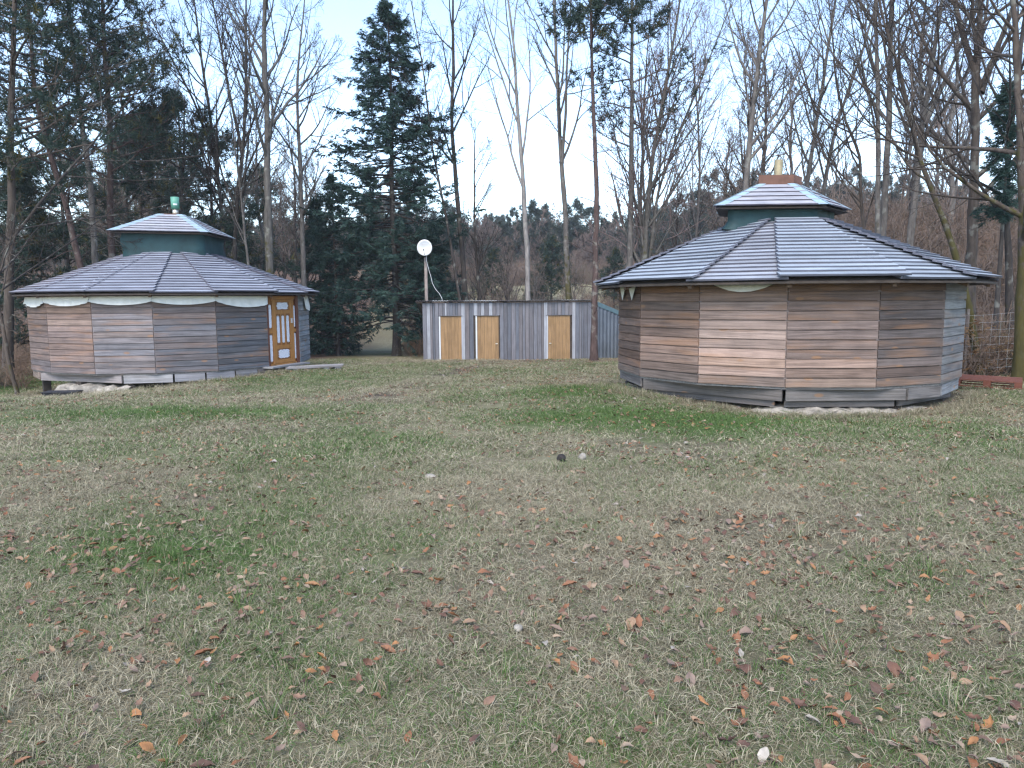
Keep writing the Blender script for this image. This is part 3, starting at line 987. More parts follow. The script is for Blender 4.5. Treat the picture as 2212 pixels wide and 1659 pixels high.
# oblique corrugated end wall with a sloping trim
e0, e1 = np.array([SX1 + .02, .06]), np.array([SX1 + 2.6, 2.2])
n = 56
V, Q = [], []
dirn = norm(e1 - e0)
out = np.array([dirn[1], -dirn[0]])
for i in range(n + 1):
    p = e0 + (e1 - e0) * i / n + out * (.035 if (i // 2) % 2 else 0)
    V += [(p[0], p[1], SB - .3), (p[0], p[1], ST - .12 - 1.0 * i / n)]
for i in range(n): Q.append((2 * i, 2 * i + 2, 2 * i + 3, 2 * i + 1))
ob('end_wall', me_np('end_wall', V, np.array(Q), M['corrug']), shed)
o3 = np.array([*out, 0]) * .05
A, B = np.array([*e0, ST - .16]), np.array([*e1, ST - .16 - 1.0])
u = np.array([0, 0, .2])
MB().hexa([A, B, B + o3, A + o3, A + u, B + u, B + o3 + u, A + o3 + u][:4] + [A + u, B + u, B + o3 + u, A + o3 + u]).build('roof_trim', M['trimblue'], shed)
MB().hexa([(SX0, .12, SB - .3), (SX1 + .02, .12, SB - .3), (e1[0], e1[1] + .3, SB - .3), (SX0, 3.2, SB - .3), (SX0, .12, ST - .08), (SX1 + .02, .12, ST - .08), (e1[0], e1[1] + .3, ST - 1.1), (SX0, 3.2, ST - .95)]).build('back_wall', M['darkwood'], shed)
nx = 11
for k in range(nx):
    xa, xb = SX0 - .28 + (SX1 + .3 - SX0) * k / nx, SX0 - .28 + (SX1 + .3 - SX0) * (k + 1) / nx
    pts = []
    V, Q = [], []
    m = 24
    off, lift = rs.uniform(-.06, .05), .005 * (k % 2) + rs.uniform(0, .012)
    for i in range(m + 1):
        xx = xa + (xb + .03 - xa) * i / m
        h = .022 if (i // 2) % 2 else 0
        for yy, dz in ((-.16 + off, 0), (3.3, -1.02)):
            V += [(xx, yy, ST + .02 + h + lift + dz), (xx, yy, ST + .006 + h + lift + dz)]
    for i in range(m):
        a = 4 * i
        Q += [(a, a + 4, a + 6, a + 2), (a + 1, a + 3, a + 7, a + 5), (a, a + 1, a + 5, a + 4)]
    c = rs.choice(((.10, .09, .10), (.16, .15, .15), (.45, .46, .5), (.3, .3, .32), (.10, .09, .09)))
    ob('roof_sheet', me_np('roof_sheet', V, np.array(Q), M['roofsheet']), shed, color=c)
MB().box(SX0 - .27, SX1 + .02, -.02, .016, ST - .07, ST + .004).build('eave_beam', M['beam'], shed, color=(.17, .13, .11))

# satellite dish on a post behind the shed
sd = tag(empty('satellite_dish', (*at(922, 700, 33.6)[:2], T(-4, 33.6))), 'white satellite dish on a weathered post above the left end of the shed', 'satellite dish')
top = at(922, 556, 33.6)[2] - sd.location[2]
MB().tube([(0, 0, -.3), (.01, 0, top * .5), (0, 0, top)], [.085, .08, .07], 10).build('post', M['bark'], sd, smooth=True, color=(.20, .17, .155))
dz = at(921, 536, 33.6)[2] - sd.location[2]
V, Q, n, m = [], [], 28, 5
for side in (0, .012):
    for j in range(m + 1):
        r = .335 * j / m
        for i in range(n):
            a = 2 * PI * i / n
            V.append((r * math.cos(a), -.22 - .09 * (j / m) ** 2 + side, dz + r * 1.06 * math.sin(a)))
for s in (0, 1):
    o_ = s * (m + 1) * n
    for j in range(m):
        for i in range(n):
            q = (o_ + j * n + i, o_ + j * n + (i + 1) % n, o_ + (j + 1) * n + (i + 1) % n, o_ + (j + 1) * n + i)
            Q.append(q if s == 0 else q[::-1])
for i in range(n): Q.append((m * n + i, m * n + (i + 1) % n, (2 * m + 1) * n + (i + 1) % n, (2 * m + 1) * n + i))
dish = ob('dish', me_np('dish', V, np.array(Q), M['white'], True), sd)
ob('dish_logo', me_np('dish_logo', [(-.12, -.297, dz + .115), (.13, -.297, dz + .115), (.13, -.297, dz + .135), (-.12, -.297, dz + .135)], np.array([(0, 1, 2, 3)]), plain_mat('faint_print', (.45, .42, .42), .6)), dish)
MB().tube([(0, -.24, dz - .33), (.0, -.5, dz - .25), (.0, -.62, dz - .13)], .014, 6).build('feed_arm', M['steel'], sd)
MB().tube([(0, -.58, dz - .13), (0, -.68, dz - .11)], .03, 8).build('receiver', M['black'], sd)
MB().box(-.05, .05, -.22, .05, dz - .12, dz + .06).build('bracket', M['steel'], sd)
cp = [at(u_, v_, Y_c) - np.array(sd.location) for u_, v_, Y_c in ((921, 548, 33.45), (921, 562, 33.5), (926, 582, 33.48), (931, 598, 33.48), (934, 612, 33.46), (941, 625, 33.45), (949, 634, 33.42), (954, 643, 33.4), (957, 653, 33.38))]
MB().tube(cp, .011, 6).build('cable', M['white'], sd, smooth=True)

# ------------------------------------------------------------------ pallet, wire fence, oddments
pl = tag(empty('pallet', (0, 0, 0)), 'red-brown wooden pallet lying flat at the right edge of the larger hut', 'pallet')
p0, p1 = at(2062, 838, 16.0), at(2189, 847, 15.4)
dx = p1[:2] - p0[:2]
L = 1.25
pl.location = (*((p0 * .45 + p1 * .55))[:2], T(*((p0 + p1) / 2)[:2]) + .07)
pl.rotation_euler = (0, .015, math.atan2(dx[1], dx[0]))
for k in range(7): MB().box(-L / 2, L / 2, k * .17, k * .17 + .12, .135, .158).build('slat', M['redwood'], pl)
for y in (0, .52, 1.04):
    MB().box(-L / 2, L / 2, y, y + .1, 0, .02).build('runner', M['redwood'], pl)
    for x in (-L / 2, -.07, L / 2 - .14): MB().box(x, x + .14, y, y + .1, .022, .133).build('block', M['redwood'], pl)
fn = tag(empty('wire_fence', (9.5, 20.5, T(9.5, 20.5))), 'wire mesh fence on thin posts behind the larger hut at the right', 'fence')
mbf, L = MB(), 9.0
for k in range(8):
    z = .05 + k * .21
    xs = np.linspace(0, L, 19)
    mbf.tube(np.stack([xs, 0 * xs - .06 * xs, z + .015 * np.sin(xs * 3 + k) + .06 * xs], 1), .0032, 3, False)
for k in range(38):
    x = k * L / 38 + .05
    mbf.tube([(x, -.06 * x, .03 + .06 * x), (x + .02, -.06 * x, 1.53 + .06 * x)], .0026, 3, False)
mbf.build('wire_mesh', M['wire'], fn)
for x in (0, 3, 6, 9): MB().tube([(x, -.06 * x + .03, -.4), (x, -.06 * x + .03, 1.7 + .06 * x)], .04, 8).build('post', M['bark'], fn, color=(.13, .11, .10))


def lump(name, loc, sz, mat, label, cat, seed):
    rs = np.random.RandomState(seed)
    bm = bmesh.new()
    bmesh.ops.create_icosphere(bm, subdivisions=2, radius=1)
    for v in bm.verts:
        f = 1 + .35 * (vnoise(np.array(v.co.x * 1.7 + seed), np.array(v.co.y * 1.7 + v.co.z * 2.1), seed) - .5)
        v.co = Vector((v.co.x * sz[0] * f, v.co.y * sz[1] * f, v.co.z * sz[2] * f))
    me = bpy.data.meshes.new(name)
    bm.to_mesh(me)
    bm.free()
    me.materials.append(mat)
    o = ob(name, me, loc=loc, rz=rs.uniform(0, 6))
    return tag(o, label, cat)


def ground_px(u, v):
    """where the line of sight through photo position (u, v) meets the ground"""
    d = ray_dir(u, v)
    t = .5
    while t < 80:
        if EYE + d[2] * t < T(d[0] * t, d[1] * t): break
        t *= 1.01
    return d[0] * t, d[1] * t


def on_ground(u, v, dz=0.0):
    x, y = ground_px(u, v)
    return (x, y, T(x, y) + dz)


lump('dark_clod', on_ground(1213, 997, .03), (.055, .05, .05), M['clod'], 'dark rounded clod of earth on the grass right of the middle', 'clod', 3)
lump('stone', on_ground(1258, 994, .03), (.05, .045, .045), M['stone'], 'pale stone just right of the dark clod on the grass', 'stone', 5)
lump('stone', on_ground(1482, 962, .02), (.035, .03, .02), M['stone'], 'small white stone on the greenest grass before the larger hut', 'stone', 6)
lump('stone', on_ground(1085, 840, .02), (.05, .05, .04), M['stone'], 'pale stone on the grass in front of the shed path', 'stone', 7)
lump('stone', on_ground(1120, 1368, .015), (.025, .022, .018), M['stone'], 'tiny pale pebble in the grass at the middle foreground', 'stone', 8)
lump('stone', on_ground(930, 1035, .02), (.06, .04, .03), M['stone'], 'flat whitish stone on dry grass left of the dark clod', 'stone', 9)
sl = at(137, 846, 19.45)
sl[2] = T(sl[0], sl[1])
tr = tag(empty('trough', (sl[0], sl[1] - .05, sl[2]), .15), 'black plastic trough on the ground under the left hut corner', 'trough')
MB().hexa([(-.36, -.16, 0), (.36, -.16, 0), (.36, .16, 0), (-.36, .16, 0), (-.42, -.2, .19), (.42, -.2, .19), (.42, .2, .19), (-.42, .2, .19)]).build('tub', M['black'], tr)
MB().box(-.44, .44, -.22, .22, .191, .21).build('rim', M['black'], tr)

# ------------------------------------------------------------------ trees
def interp_poly(P, R, f):
    """P (M,K,3), R (M,K), f (M,n) in 0..1 -> points, tangents, radii, parent lengths"""
    M_, K, _ = P.shape
    g = np.clip(f, 0, .999) * (K - 1)
    i = g.astype(int)
    t = (g - i)[..., None]
    idx = np.arange(M_)[:, None]
    a, b = P[idx, i], P[idx, i + 1]
    r = R[idx, i] * (1 - t[..., 0]) + R[idx, i + 1] * t[..., 0]
    L = np.linalg.norm(np.diff(P, axis=1), axis=2).sum(1)
    return a * (1 - t) + b * t, norm(b - a), r, np.broadcast_to(L[:, None], f.shape)


def grow(P, R, n, rs, f0, f1, ang, lenf, K, up=.0, wob=.06, rfac=.6, rmax=9, taper=.25, az=None, minr=.004):
    """one more level of branches on the polylines P: returns (M*n, K, 3), (M*n, K)"""
    M_ = P.shape[0]
    f = f0 + (f1 - f0) * (np.arange(n)[None] + rs.rand(M_, n)) / n
    p, t, r, L = interp_poly(P, R, f)
    p, t, r, L, f = p.reshape(-1, 3), t.reshape(-1, 3), r.ravel(), L.ravel(), f.ravel()
    q = norm(np.cross(t, rs.normal(size=t.shape)))
    if az is not None:                               # azimuth given round a vertical axis
        a = az(len(t))
        h = np.stack([np.cos(a), np.sin(a), 0 * a], 1)
        q = norm(h - t * (h * t).sum(1, keepdims=True))
    a = np.radians(ang[0] + (ang[1] - ang[0]) * rs.rand(len(t)))[:, None]
    d = t * np.cos(a) + q * np.sin(a)
    ln = (L * lenf(f) * rs.uniform(.65, 1.25, len(t)))[:, None]
    out = [p]
    step = ln / (K - 1)
    for k in range(K - 1):
        d = norm(d + np.array([0, 0, up]) + rs.normal(size=d.shape) * wob)
        out.append(out[-1] + d * step)
    Pn = np.stack(out, 1)
    r0 = np.clip(r * rfac, minr, rmax)
    Rn = r0[:, None] * (1 - (1 - taper) * np.linspace(0, 1, K)[None])
    return Pn, np.maximum(Rn, minr * .7)


def trunk_line(pts, H, rs, K=30, wig=.07):
    """pts: world points low to high; lengthened down into the ground and up to height H"""
    pts = [np.array(p, float) for p in pts]
    gz0 = T(pts[0][0], pts[0][1])
    if pts[0][2] > gz0:
        d = pts[0] - pts[1]
        d = d / max(-d[2], .3)
        b = pts[0] + d * min(pts[0][2] - gz0 + .3, 60) * np.array([.7, .7, 1])
        b[2] = T(b[0], b[1]) - .3
        pts.insert(0, b)
    d = norm(pts[-1] - pts[-2])
    top = gz0 + H
    if pts[-1][2] < top:
        e = pts[-1] + d * (top - pts[-1][2]) / max(d[2], .5)
        pts.append(e)
    pts = np.array(pts)
    s = np.concatenate([[0], np.cumsum(np.linalg.norm(np.diff(pts, axis=0), axis=1))])
    q = np.linspace(0, s[-1], K)
    C = np.stack([np.interp(q, s, pts[:, k]) for k in range(3)], 1)
    for _ in range(1): C[1:-1] = .25 * C[:-2] + .5 * C[1:-1] + .25 * C[2:]
    C[1:, :2] += np.cumsum(rs.normal(size=(K - 1, 2)) * wig * .4, 0) * .5
    return C, s[-1]


def trunk_radii(K, r0, tip=.12):
    t = np.linspace(0, 1, K)
    return r0 * ((1 - t) ** .85 * (1 - tip) + tip) * (1 + .55 * np.exp(-t * K * .9))


def moss_attr(V, gz, amount, rs):
    h = V[:, 2] - gz
    return np.clip(amount * (1.15 - h / 7.0), 0, 1)


def put_tree(name, label, cat, base, parts, group=None):
    """parts: list of (part name, mesh, colour); meshes are in world space and get moved to the tree's base"""
    root = tag(empty(name, tuple(base)), label, cat, group)
    for nme, me, c in parts: ob(nme, me, root, color=c)
    return root


def bare_meshes(lines, seed, cs=.35, n1=18, ang=(28, 50), l1=.30, up=.10, moss=0, base=None, twig=True, dens=1.0, minr=.0065):
    """trunk-and-limbs mesh and twig mesh of a leafless tree. lines: [(points (K,3), radii (K,))]"""
    rs = np.random.RandomState(seed)
    mbt, Vs = MB(), []
    Ps = np.stack([l[0] for l in lines])
    Rs = np.stack([l[1] for l in lines])
    Rs = Rs * rs.uniform(.93, 1.08, Rs.shape)
    V, Q = tubes(Ps, Rs, 10)
    V = V + rs.normal(size=V.shape) * np.repeat(Rs.ravel(), 10)[:, None] * .07
    mbt.add(V, Q)
    nn = max(3, int(n1 * dens))
    lf = lambda f: l1 * (1.25 - f) + .05
    P1, R1_ = grow(Ps, Rs, nn, rs, cs, .98, ang, lf, 8, up, .07, .62, .085, .22)
    V, Q = tubes(P1, R1_, 5)
    mbt.add(V, Q)
    P2, R2_ = grow(P1, R1_, 6, rs, .18, .97, (25, 55), lambda f: .55 * (1.2 - f), 6, up * .8, .10, .6, .05, .3, minr=minr)
    mbc = MB()
    V, Q = tubes(P2, R2_, 4)
    mbc.add(V, Q)
    P3, R3_ = grow(P2, R2_, 5, rs, .2, 1, (25, 60), lambda f: .5 * (1.3 - f), 4, up * .6, .13, .6, .03, .5, minr=minr)
    V, Q = tubes(P3, R3_, 3)
    mbc.add(V, Q)
    if twig:
        P4, R4_ = grow(P3, R3_, 3, rs, .25, 1, (25, 65), lambda f: .5 + 0 * f, 3, .05, .15, .7, .012, .6, minr=minr * .85)
        V, Q = tubes(P4, R4_, 3)
        mbc.add(V, Q)
    for mb_ in (mbt, mbc): mb_.V = [v - np.array(base) for v in mb_.V]
    Vt = np.concatenate(mbt.V)
    a = moss_attr(Vt, 0, moss, rs)
    return mbt.mesh('trunk', M['bark'], True, {'moss': ('POINT', a)}), mbc.mesh('crown', M['twig'])


def px_tree(px, Z, dY=.0): return [at(u, v, Z + dY * i) for i, (u, v) in enumerate(px)]


BK = {'grey': (.105, .097, .088), 'dark': (.05, .043, .039), 'pale': (.225, .21, .20), 'red': (.085, .058, .052), 'brown': (.075, .06, .05), 'mid': (.125, .112, .102)}


def bare(name, label, Z, px, d0, H, seed, col='grey', stems=(), group=None, tw=None, **kw):
    rs = np.random.RandomState(seed)
    C, L = trunk_line(px_tree(px, Z), H, rs)
    lines = [(C, trunk_radii(len(C), d0 / 2))]
    for s in stems:                                   # further stems: (pixel path, diameter)
        p = px_tree(s[0], Z, .12)
        C2, L2 = trunk_line(p, H * .95, rs) if s[0][0][1] > 560 else stem_from(p, H, rs)
        lines.append((C2, trunk_radii(len(C2), s[1] / 2)))
    base = (C[0][0], C[0][1], T(C[0][0], C[0][1]))
    t, c = bare_meshes(lines, seed, base=base, **kw)
    return put_tree(name, label, 'tree', base, [('trunk', t, BK[col]), ('crown', c, tw or tuple(np.array(BK[col]) * .7))], group)


def stem_from(p, H, rs, K=30):
    pts = [np.array(q) for q in p]
    d = norm(pts[-1] - pts[-2])
    top = T(pts[0][0], pts[0][1]) + H
    if pts[-1][2] < top: pts.append(pts[-1] + d * (top - pts[-1][2]) / max(d[2], .5))
    pts = np.array(pts)
    s = np.concatenate([[0], np.cumsum(np.linalg.norm(np.diff(pts, axis=0), axis=1))])
    q = np.linspace(0, s[-1], K)
    C = np.stack([np.interp(q, s, pts[:, k]) for k in range(3)], 1)
    for _ in range(1): C[1:-1] = .25 * C[:-2] + .5 * C[1:-1] + .25 * C[2:]
    return C, s[-1]


def tuft_template(kind, rs):
    """needle spray: thin triangles round a short twig along +x"""
    V = []
    n = 15 if kind == 'pine' else 14
    for k in range(n):
        if kind == 'pine':
            b = np.array([rs.uniform(-.02, .16), 0, 0])
            d = norm(np.array([rs.uniform(.1, 1), rs.normal() * .75, rs.normal() * .75]))
            ln, wd = rs.uniform(.12, .2), rs.uniform(.018, .03)
        else:
            b = np.array([rs.uniform(0, .34), 0, 0])
            sgn = 1 if k % 2 else -1
            d = norm(np.array([rs.uniform(.2, .8), sgn * rs.uniform(.4, 1), rs.uniform(-.7, .15)]))
            ln, wd = rs.uniform(.12, .22), rs.uniform(.028, .05)
        sd_ = norm(np.cross(d, rs.normal(size=3)))
        V += [b - sd_ * wd / 2, b + sd_ * wd / 2, b + d * ln]
    return np.array(V)


def tufts(pos, dirs, scale, kind, rs):
    """needle sprays at pos, along dirs"""
    n = len(pos)
    Tm = [tuft_template(kind, rs) for _ in range(6)]
    d = norm(dirs)
    ref = rs.normal(size=d.shape) if kind == 'pine' else np.broadcast_to([0, 0, 1.0], d.shape) + rs.normal(size=d.shape) * .25
    s = norm(np.cross(ref, d))
    u = np.cross(d, s)
    Rm = np.stack([d, s, u], 2) * scale[:, None, None]
    V, W = [], []
    which = rs.randint(0, 6, n)
    rnd = rs.rand(n)
    for k in range(6):
        m = which == k
        if not m.any(): continue
        v = np.einsum('nij,pj->npi', Rm[m], Tm[k]) + pos[m][:, None]
        V.append(v.reshape(-1, 3))
        W.append(np.repeat(rnd[m], len(Tm[k]) // 3))
    V = np.concatenate(V)
    return V, np.arange(len(V)).reshape(-1, 3), np.concatenate(W)


def crown_mesh(V, F, W, base, mat, extra=None):
    """needles plus (optionally) bare twigs in one crown"""
    return me_np('crown', V - np.array(base), F, mat, False, {'rnd': ('FACE', np.clip(W, 0, 1))})


def pine_parts(C, r0, base, seed, cs=.45, n1=34, l1=.17, dead=8, tuft=5, size=1.0, up=.03, keep=None, flat=(58, 88), fmax=.99):
    rs = np.random.RandomState(seed)
    P, R = C[None], trunk_radii(len(C), r0)[None]
    mbt = MB()
    V, Q = tubes(P, R, 9)
    mbt.add(V, Q)
    prof = lambda f: l1 * np.clip(1.2 - ((f - cs) / (1 - cs)) ** 1.3, .25, 1.1)
    P1, R1_ = grow(P, R, n1, rs, cs, fmax, flat, prof, 7, up, .10, .5, .05, .3)
    if keep is not None:
        m = keep(P1[:, -1])
        P1, R1_ = P1[m], R1_[m]
    V, Q = tubes(P1, R1_, 5)
    mbt.add(V, Q)
    if dead:
        Pd, Rd = grow(P, R, dead, rs, .12, cs, (65, 95), lambda f: .09 + 0 * f, 5, -.04, .10, .4, .02, .3)
        V, Q = tubes(Pd, Rd, 4)
        mbt.add(V, Q)
        Pd2, Rd2 = grow(Pd, Rd, 4, rs, .2, 1, (30, 60), lambda f: .4 + 0 * f, 3, 0, .12, .6, .01, .5)
        V, Q = tubes(Pd2, Rd2, 3)
        mbt.add(V, Q)
    P2, R2_ = grow(P1, R1_, 7, rs, .25, 1, (25, 60), lambda f: .42 * (1.2 - f * .5), 4, .05, .12, .6, .02, .5)
    V, Q = tubes(P2, R2_, 3)
    mbt.add(V, Q)
    f = np.sort(rs.uniform(.35, 1.0, (len(P2), tuft)), axis=1)
    p, t, _, _ = interp_poly(P2, R2_, f)
    p, t = p.reshape(-1, 3), t.reshape(-1, 3)
    t = norm(t + rs.normal(size=t.shape) * .5 + np.array([0, 0, .25]))
    V, F, W = tufts(p + rs.normal(size=p.shape) * .10 * size, t, rs.uniform(1.0, 1.9, len(p)) * size, 'pine', rs)
    mbt.V = [v - np.array(base) for v in mbt.V]
    return mbt.mesh('trunk', M['bark'], True), crown_mesh(V, F, W, base, M['pine'])


def pine(name, label, Z, px, d0, H, seed, col='red', group=None, **kw):
    rs = np.random.RandomState(seed)
    C, L = trunk_line(px_tree(px, Z), H, rs)
    base = (C[0][0], C[0][1], T(C[0][0], C[0][1]))
    t, c = pine_parts(C, d0 / 2, base, seed, **kw)
    return put_tree(name, label, 'tree', base, [('trunk', t, BK[col]), ('crown', c, (1, 1, 1))], group)


def spruce_parts(H, r0, Wd, seed, cs=.06, whorls=34, per=6, tuft=11, size=1.0, dens=1.0):
    """a spruce standing at the origin: height H, half width Wd"""
    rs = np.random.RandomState(seed)
    K = 20
    z = np.linspace(-.3, H, K)
    C = np.stack([.02 * H * .1 * np.sin(z * .6), .02 * np.cos(z * .5), z], 1)
    P, R = C[None], trunk_radii(K, r0, .06)[None]
    mbt = MB()
    V, Q = tubes(P, R, 9)
    mbt.add(V, Q)
    n = n_ = int(whorls * per * dens)
    prof = lambda f: Wd / H * np.clip((1.0 - f), .02, 1) ** .62 * np.clip((1.01 - f) * 9, .1, 1) * (1 - .25 * np.exp(-((f - cs) / .08) ** 2)) * (.5 + 1.0 * vnoise(f * 16, 0 * f + rs.rand(n_) * 2.5, seed))
    P1, R1_ = grow(P, R, n, rs, cs, .985, (72, 100), prof, 7, .012, .05, .4, .045, .2)
    drop = np.linspace(0, 1, 7) ** 1.4 * (1 - .0)
    ln = np.linalg.norm(P1[:, -1] - P1[:, 0], axis=1)
    P1[:, :, 2] += -(ln * .22)[:, None] * drop[None] + (ln * .12)[:, None] * np.clip(np.linspace(-1.2, 1, 7), 0, 1)[None] ** 2
    V, Q = tubes(P1, R1_, 4)
    mbt.add(V, Q)
    P2, R2_ = grow(P1, R1_, 5, rs, .2, .98, (35, 60), lambda f: .38 * (1.15 - f), 3, -.05, .06, .5, .012, .5)
    pos, dr, sc = [], [], []
    for PP, RR, k, lo in ((P1, R1_, tuft, .4), (P2, R2_, 5, .1)):
        f = rs.uniform(lo, 1.0, (len(PP), k))
        p, t, _, L = interp_poly(PP, RR, f)
        pos.append(p.reshape(-1, 3))
        dr.append(t.reshape(-1, 3))
        sc.append(np.clip(.65 + .25 * L.ravel(), .6, 1.35))
    pos, dr, sc = np.concatenate(pos), np.concatenate(dr), np.concatenate(sc)
    V, F, W = tufts(pos + rs.normal(size=pos.shape) * .03, dr + rs.normal(size=dr.shape) * .2, sc * size * rs.uniform(.8, 1.25, len(pos)), 'spruce', rs)
    return mbt.mesh('trunk', M['bark'], True), crown_mesh(V, F, W, (0, 0, 0), M['spruce'])


# ---- the trees one can tell apart, left to right
pine('pine_tree', 'leaning reddish pine whose slim trunk crosses the sky gap at far left', 30, [(172, 573), (140, 450), (100, 320), (72, 215), (62, 100)], .30, 19, 101, 'red', cs=.34, n1=30, l1=.16, tuft=5)
pine('pine_tree', 'tall pine with grey curved trunk second from the left above the left hut', 31, [(204, 560), (198, 420), (178, 270), (160, 140), (150, 40)], .31, 20, 102, 'mid', cs=.5, n1=34, l1=.17, tuft=6)
pine('pine_tree', 'tall pine with thick red-brown trunk behind the left hut roof', 32, [(243, 560), (236, 420), (238, 250), (228, 110), (222, 20)], .36, 19.5, 103, 'red', cs=.40, n1=44, l1=.17, tuft=6)
pine('pine_tree', 'broad dark pine filling the upper left corner of the view', 26, [(18, 640), (25, 420), (22, 220), (28, 60)], .36, 17, 104, 'brown', cs=.42, n1=46, l1=.22, tuft=6)
pine('pine_tree', 'bushy low evergreen at the left edge beside the huts wood', 33, [(20, 700), (25, 540), (30, 420)], .30, 8.6, 105, 'brown', cs=.08, n1=56, l1=.38, tuft=6, size=1.15, dead=0)
pine('pine_tree', 'dark bushy pine right behind the green topped flue', 37, [(385, 600), (392, 450), (398, 300)], .34, 12.5, 106, 'dark', cs=.12, n1=40, l1=.34, tuft=6, size=1.1, dead=0)
pine('pine_tree', 'dark pine in the wood between the flue and the mossy bare trunk', 41, [(455, 620), (458, 480), (452, 360)], .32, 12, 107, 'dark', cs=.2, n1=32, l1=.30, tuft=6, dead=4)
pine('pine_tree', 'dark pine behind the reddish trunks left of the flue', 42, [(300, 600), (303, 420), (310, 300)], .32, 12, 108, 'brown', cs=.2, n1=30, l1=.30, tuft=6, dead=4)
bare('bare_tree', 'slim forked bare tree just left of the mossy bare trunk, stems spreading upward', 35, [(505, 600), (512, 450), (528, 300), (533, 150), (531, 40)], .27, 19, 110, 'dark', cs=.32, n1=22, l1=.26, stems=(([(524, 330), (495, 200), (470, 60)], .14),))
bare('bare_tree', 'leaning bare tree above the flue with limbs rising to the left', 37, [(488, 620), (482, 460), (462, 300), (440, 130), (424, 20)], .28, 19, 111, 'dark', cs=.34, n1=22, l1=.26, stems=(([(470, 360), (420, 220), (352, 90)], .13),))
bare('bare_tree', 'tall straight bare tree with mossy foot right of the left hut roof', 33, [(583, 640), (578, 470), (574, 250), (566, 100), (570, 0)], .40, 21, 112, 'grey', cs=.42, n1=20, l1=.22, moss=.75)
bare('bare_tree', 'bare tree with crooked twigs standing alone against white sky left of the spruce', 37, [(655, 640), (651, 500), (650, 300), (645, 170), (655, 70)], .30, 17.5, 113, 'mid', cs=.40, n1=20, l1=.24, ang=(35, 65))
bare('bare_tree', 'thin pale bare tree leaning behind the left hut roof end', 34, [(545, 620), (530, 480), (520, 400)], .16, 12, 114, 'mid', cs=.4, n1=14, l1=.25)
bare('bare_tree', 'slim dark leaning bare tree touching the right side of the spruce', 38, [(990, 640), (968, 500), (935, 330), (915, 160), (890, 10)], .17, 19, 115, 'dark', cs=.4, n1=16, l1=.17)
bare('bare_tree', 'dark bare tree with crooked trunk just right of the satellite dish', 39, [(1006, 660), (1000, 560), (988, 400), (980, 275), (983, 156), (981, 40)], .33, 21, 116, 'dark', cs=.42, n1=15, l1=.24, dens=.8)
bare('bare_tree', 'short thin dark tree above the shed, second from the dish', 40, [(1037, 660), (1028, 560), (1022, 470), (1024, 260)], .22, 10.5, 117, 'dark', cs=.25, n1=16, l1=.24, dens=.8)
bare('bare_tree', 'pale slender bare tree rising behind the middle of the shed', 38.5, [(1139, 660), (1136, 540), (1131, 430), (1121, 270), (1112, 95), (1098, 0)], .30, 21, 118, 'pale', cs=.40, n1=13, l1=.40, ang=(18, 34), up=.05, moss=.12, dens=.8)
bare('bare_tree', 'forked pale bare tree with bright moss on its foot behind the shed', 37.5, [(1229, 665), (1224, 540), (1216, 420), (1207, 270), (1197, 60)], .36, 20, 119, 'mid', cs=.45, n1=14, l1=.30, ang=(20, 40), moss=.95, stems=(([(1213, 352), (1222, 250), (1224, 150), (1232, 30)], .16),), dens=.8)
pine('pine_tree', 'pine with straight bare trunk in front of the right end of the shed', 31.6, [(1283, 779), (1286, 640), (1288, 400), (1281, 200), (1272, 0)], .30, 17.2, 120, 'red', cs=.72, n1=24, l1=.17, tuft=7, size=1.1, dead=14, flat=(50, 85))
pine('pine_tree', 'taller pine with green tufts just right of the shed end pine', 36, [(1358, 600), (1360, 450), (1363, 300), (1364, 100)], .36, 20, 121, 'mid', cs=.50, n1=26, l1=.15, tuft=5, dead=8)
bare('bare_tree', 'fan-shaped bare tree with many rising stems left of the larger hut roof', 36, [(1392, 600), (1396, 480), (1410, 330), (1440, 160), (1465, 20)], .34, 18, 122, 'grey', cs=.22, n1=24, l1=.30, ang=(14, 36), up=.06, moss=.8, tw=(.17, .125, .115),
     stems=(([(1400, 565), (1420, 420), (1470, 280), (1530, 140)], .2), ([(1388, 570), (1384, 420), (1390, 240), (1400, 90)], .2)))
bare('bare_tree', 'slim bare tree between the fan-shaped tree and the larger hut cap', 42, [(1500, 560), (1512, 400), (1508, 240), (1490, 60)], .2, 18, 123, 'mid', cs=.25, n1=22, l1=.28, tw=(.17, .13, .12))
bare('bare_tree', 'stout straight bare tree directly behind the cap of the larger hut', 29, [(1612, 520), (1618, 400), (1631, 240), (1644, 110), (1658, 0)], .31, 18, 124, 'mid', cs=.40, n1=18, l1=.24, moss=.2)
bare('bare_tree', 'thin bare tree rising right behind the brassy flue', 33, [(1735, 520), (1750, 390), (1773, 250), (1795, 110), (1814, 0)], .26, 18, 125, 'mid', cs=.35, n1=20, l1=.26)
bare('bare_tree', 'bent bare tree leaning right beyond the brassy flue', 35, [(1768, 520), (1780, 390), (1812, 250), (1858, 120), (1890, 20)], .24, 17, 126, 'mid', cs=.35, n1=20, l1=.28)
bare('bare_tree', 'thin knotty bare tree with mossy fork left of the twin trunks', 30, [(1868, 560), (1862, 430), (1858, 320), (1835, 280), (1812, 200), (1800, 90)], .19, 14, 127, 'brown', cs=.3, n1=18, l1=.30, moss=.35)
bare('bare_tree', 'left one of the tall twin trunks above the larger hut roof', 28, [(1897, 560), (1897, 400), (1897, 200), (1892, 0)], .24, 18, 128, 'mid', cs=.42, n1=16, l1=.24, moss=.5)
bare('bare_tree', 'thicker right one of the tall twin trunks above the larger hut roof', 28.6, [(1909, 560), (1915, 400), (1924, 180), (1929, 0)], .32, 19, 129, 'mid', cs=.44, n1=18, l1=.24, moss=.3)
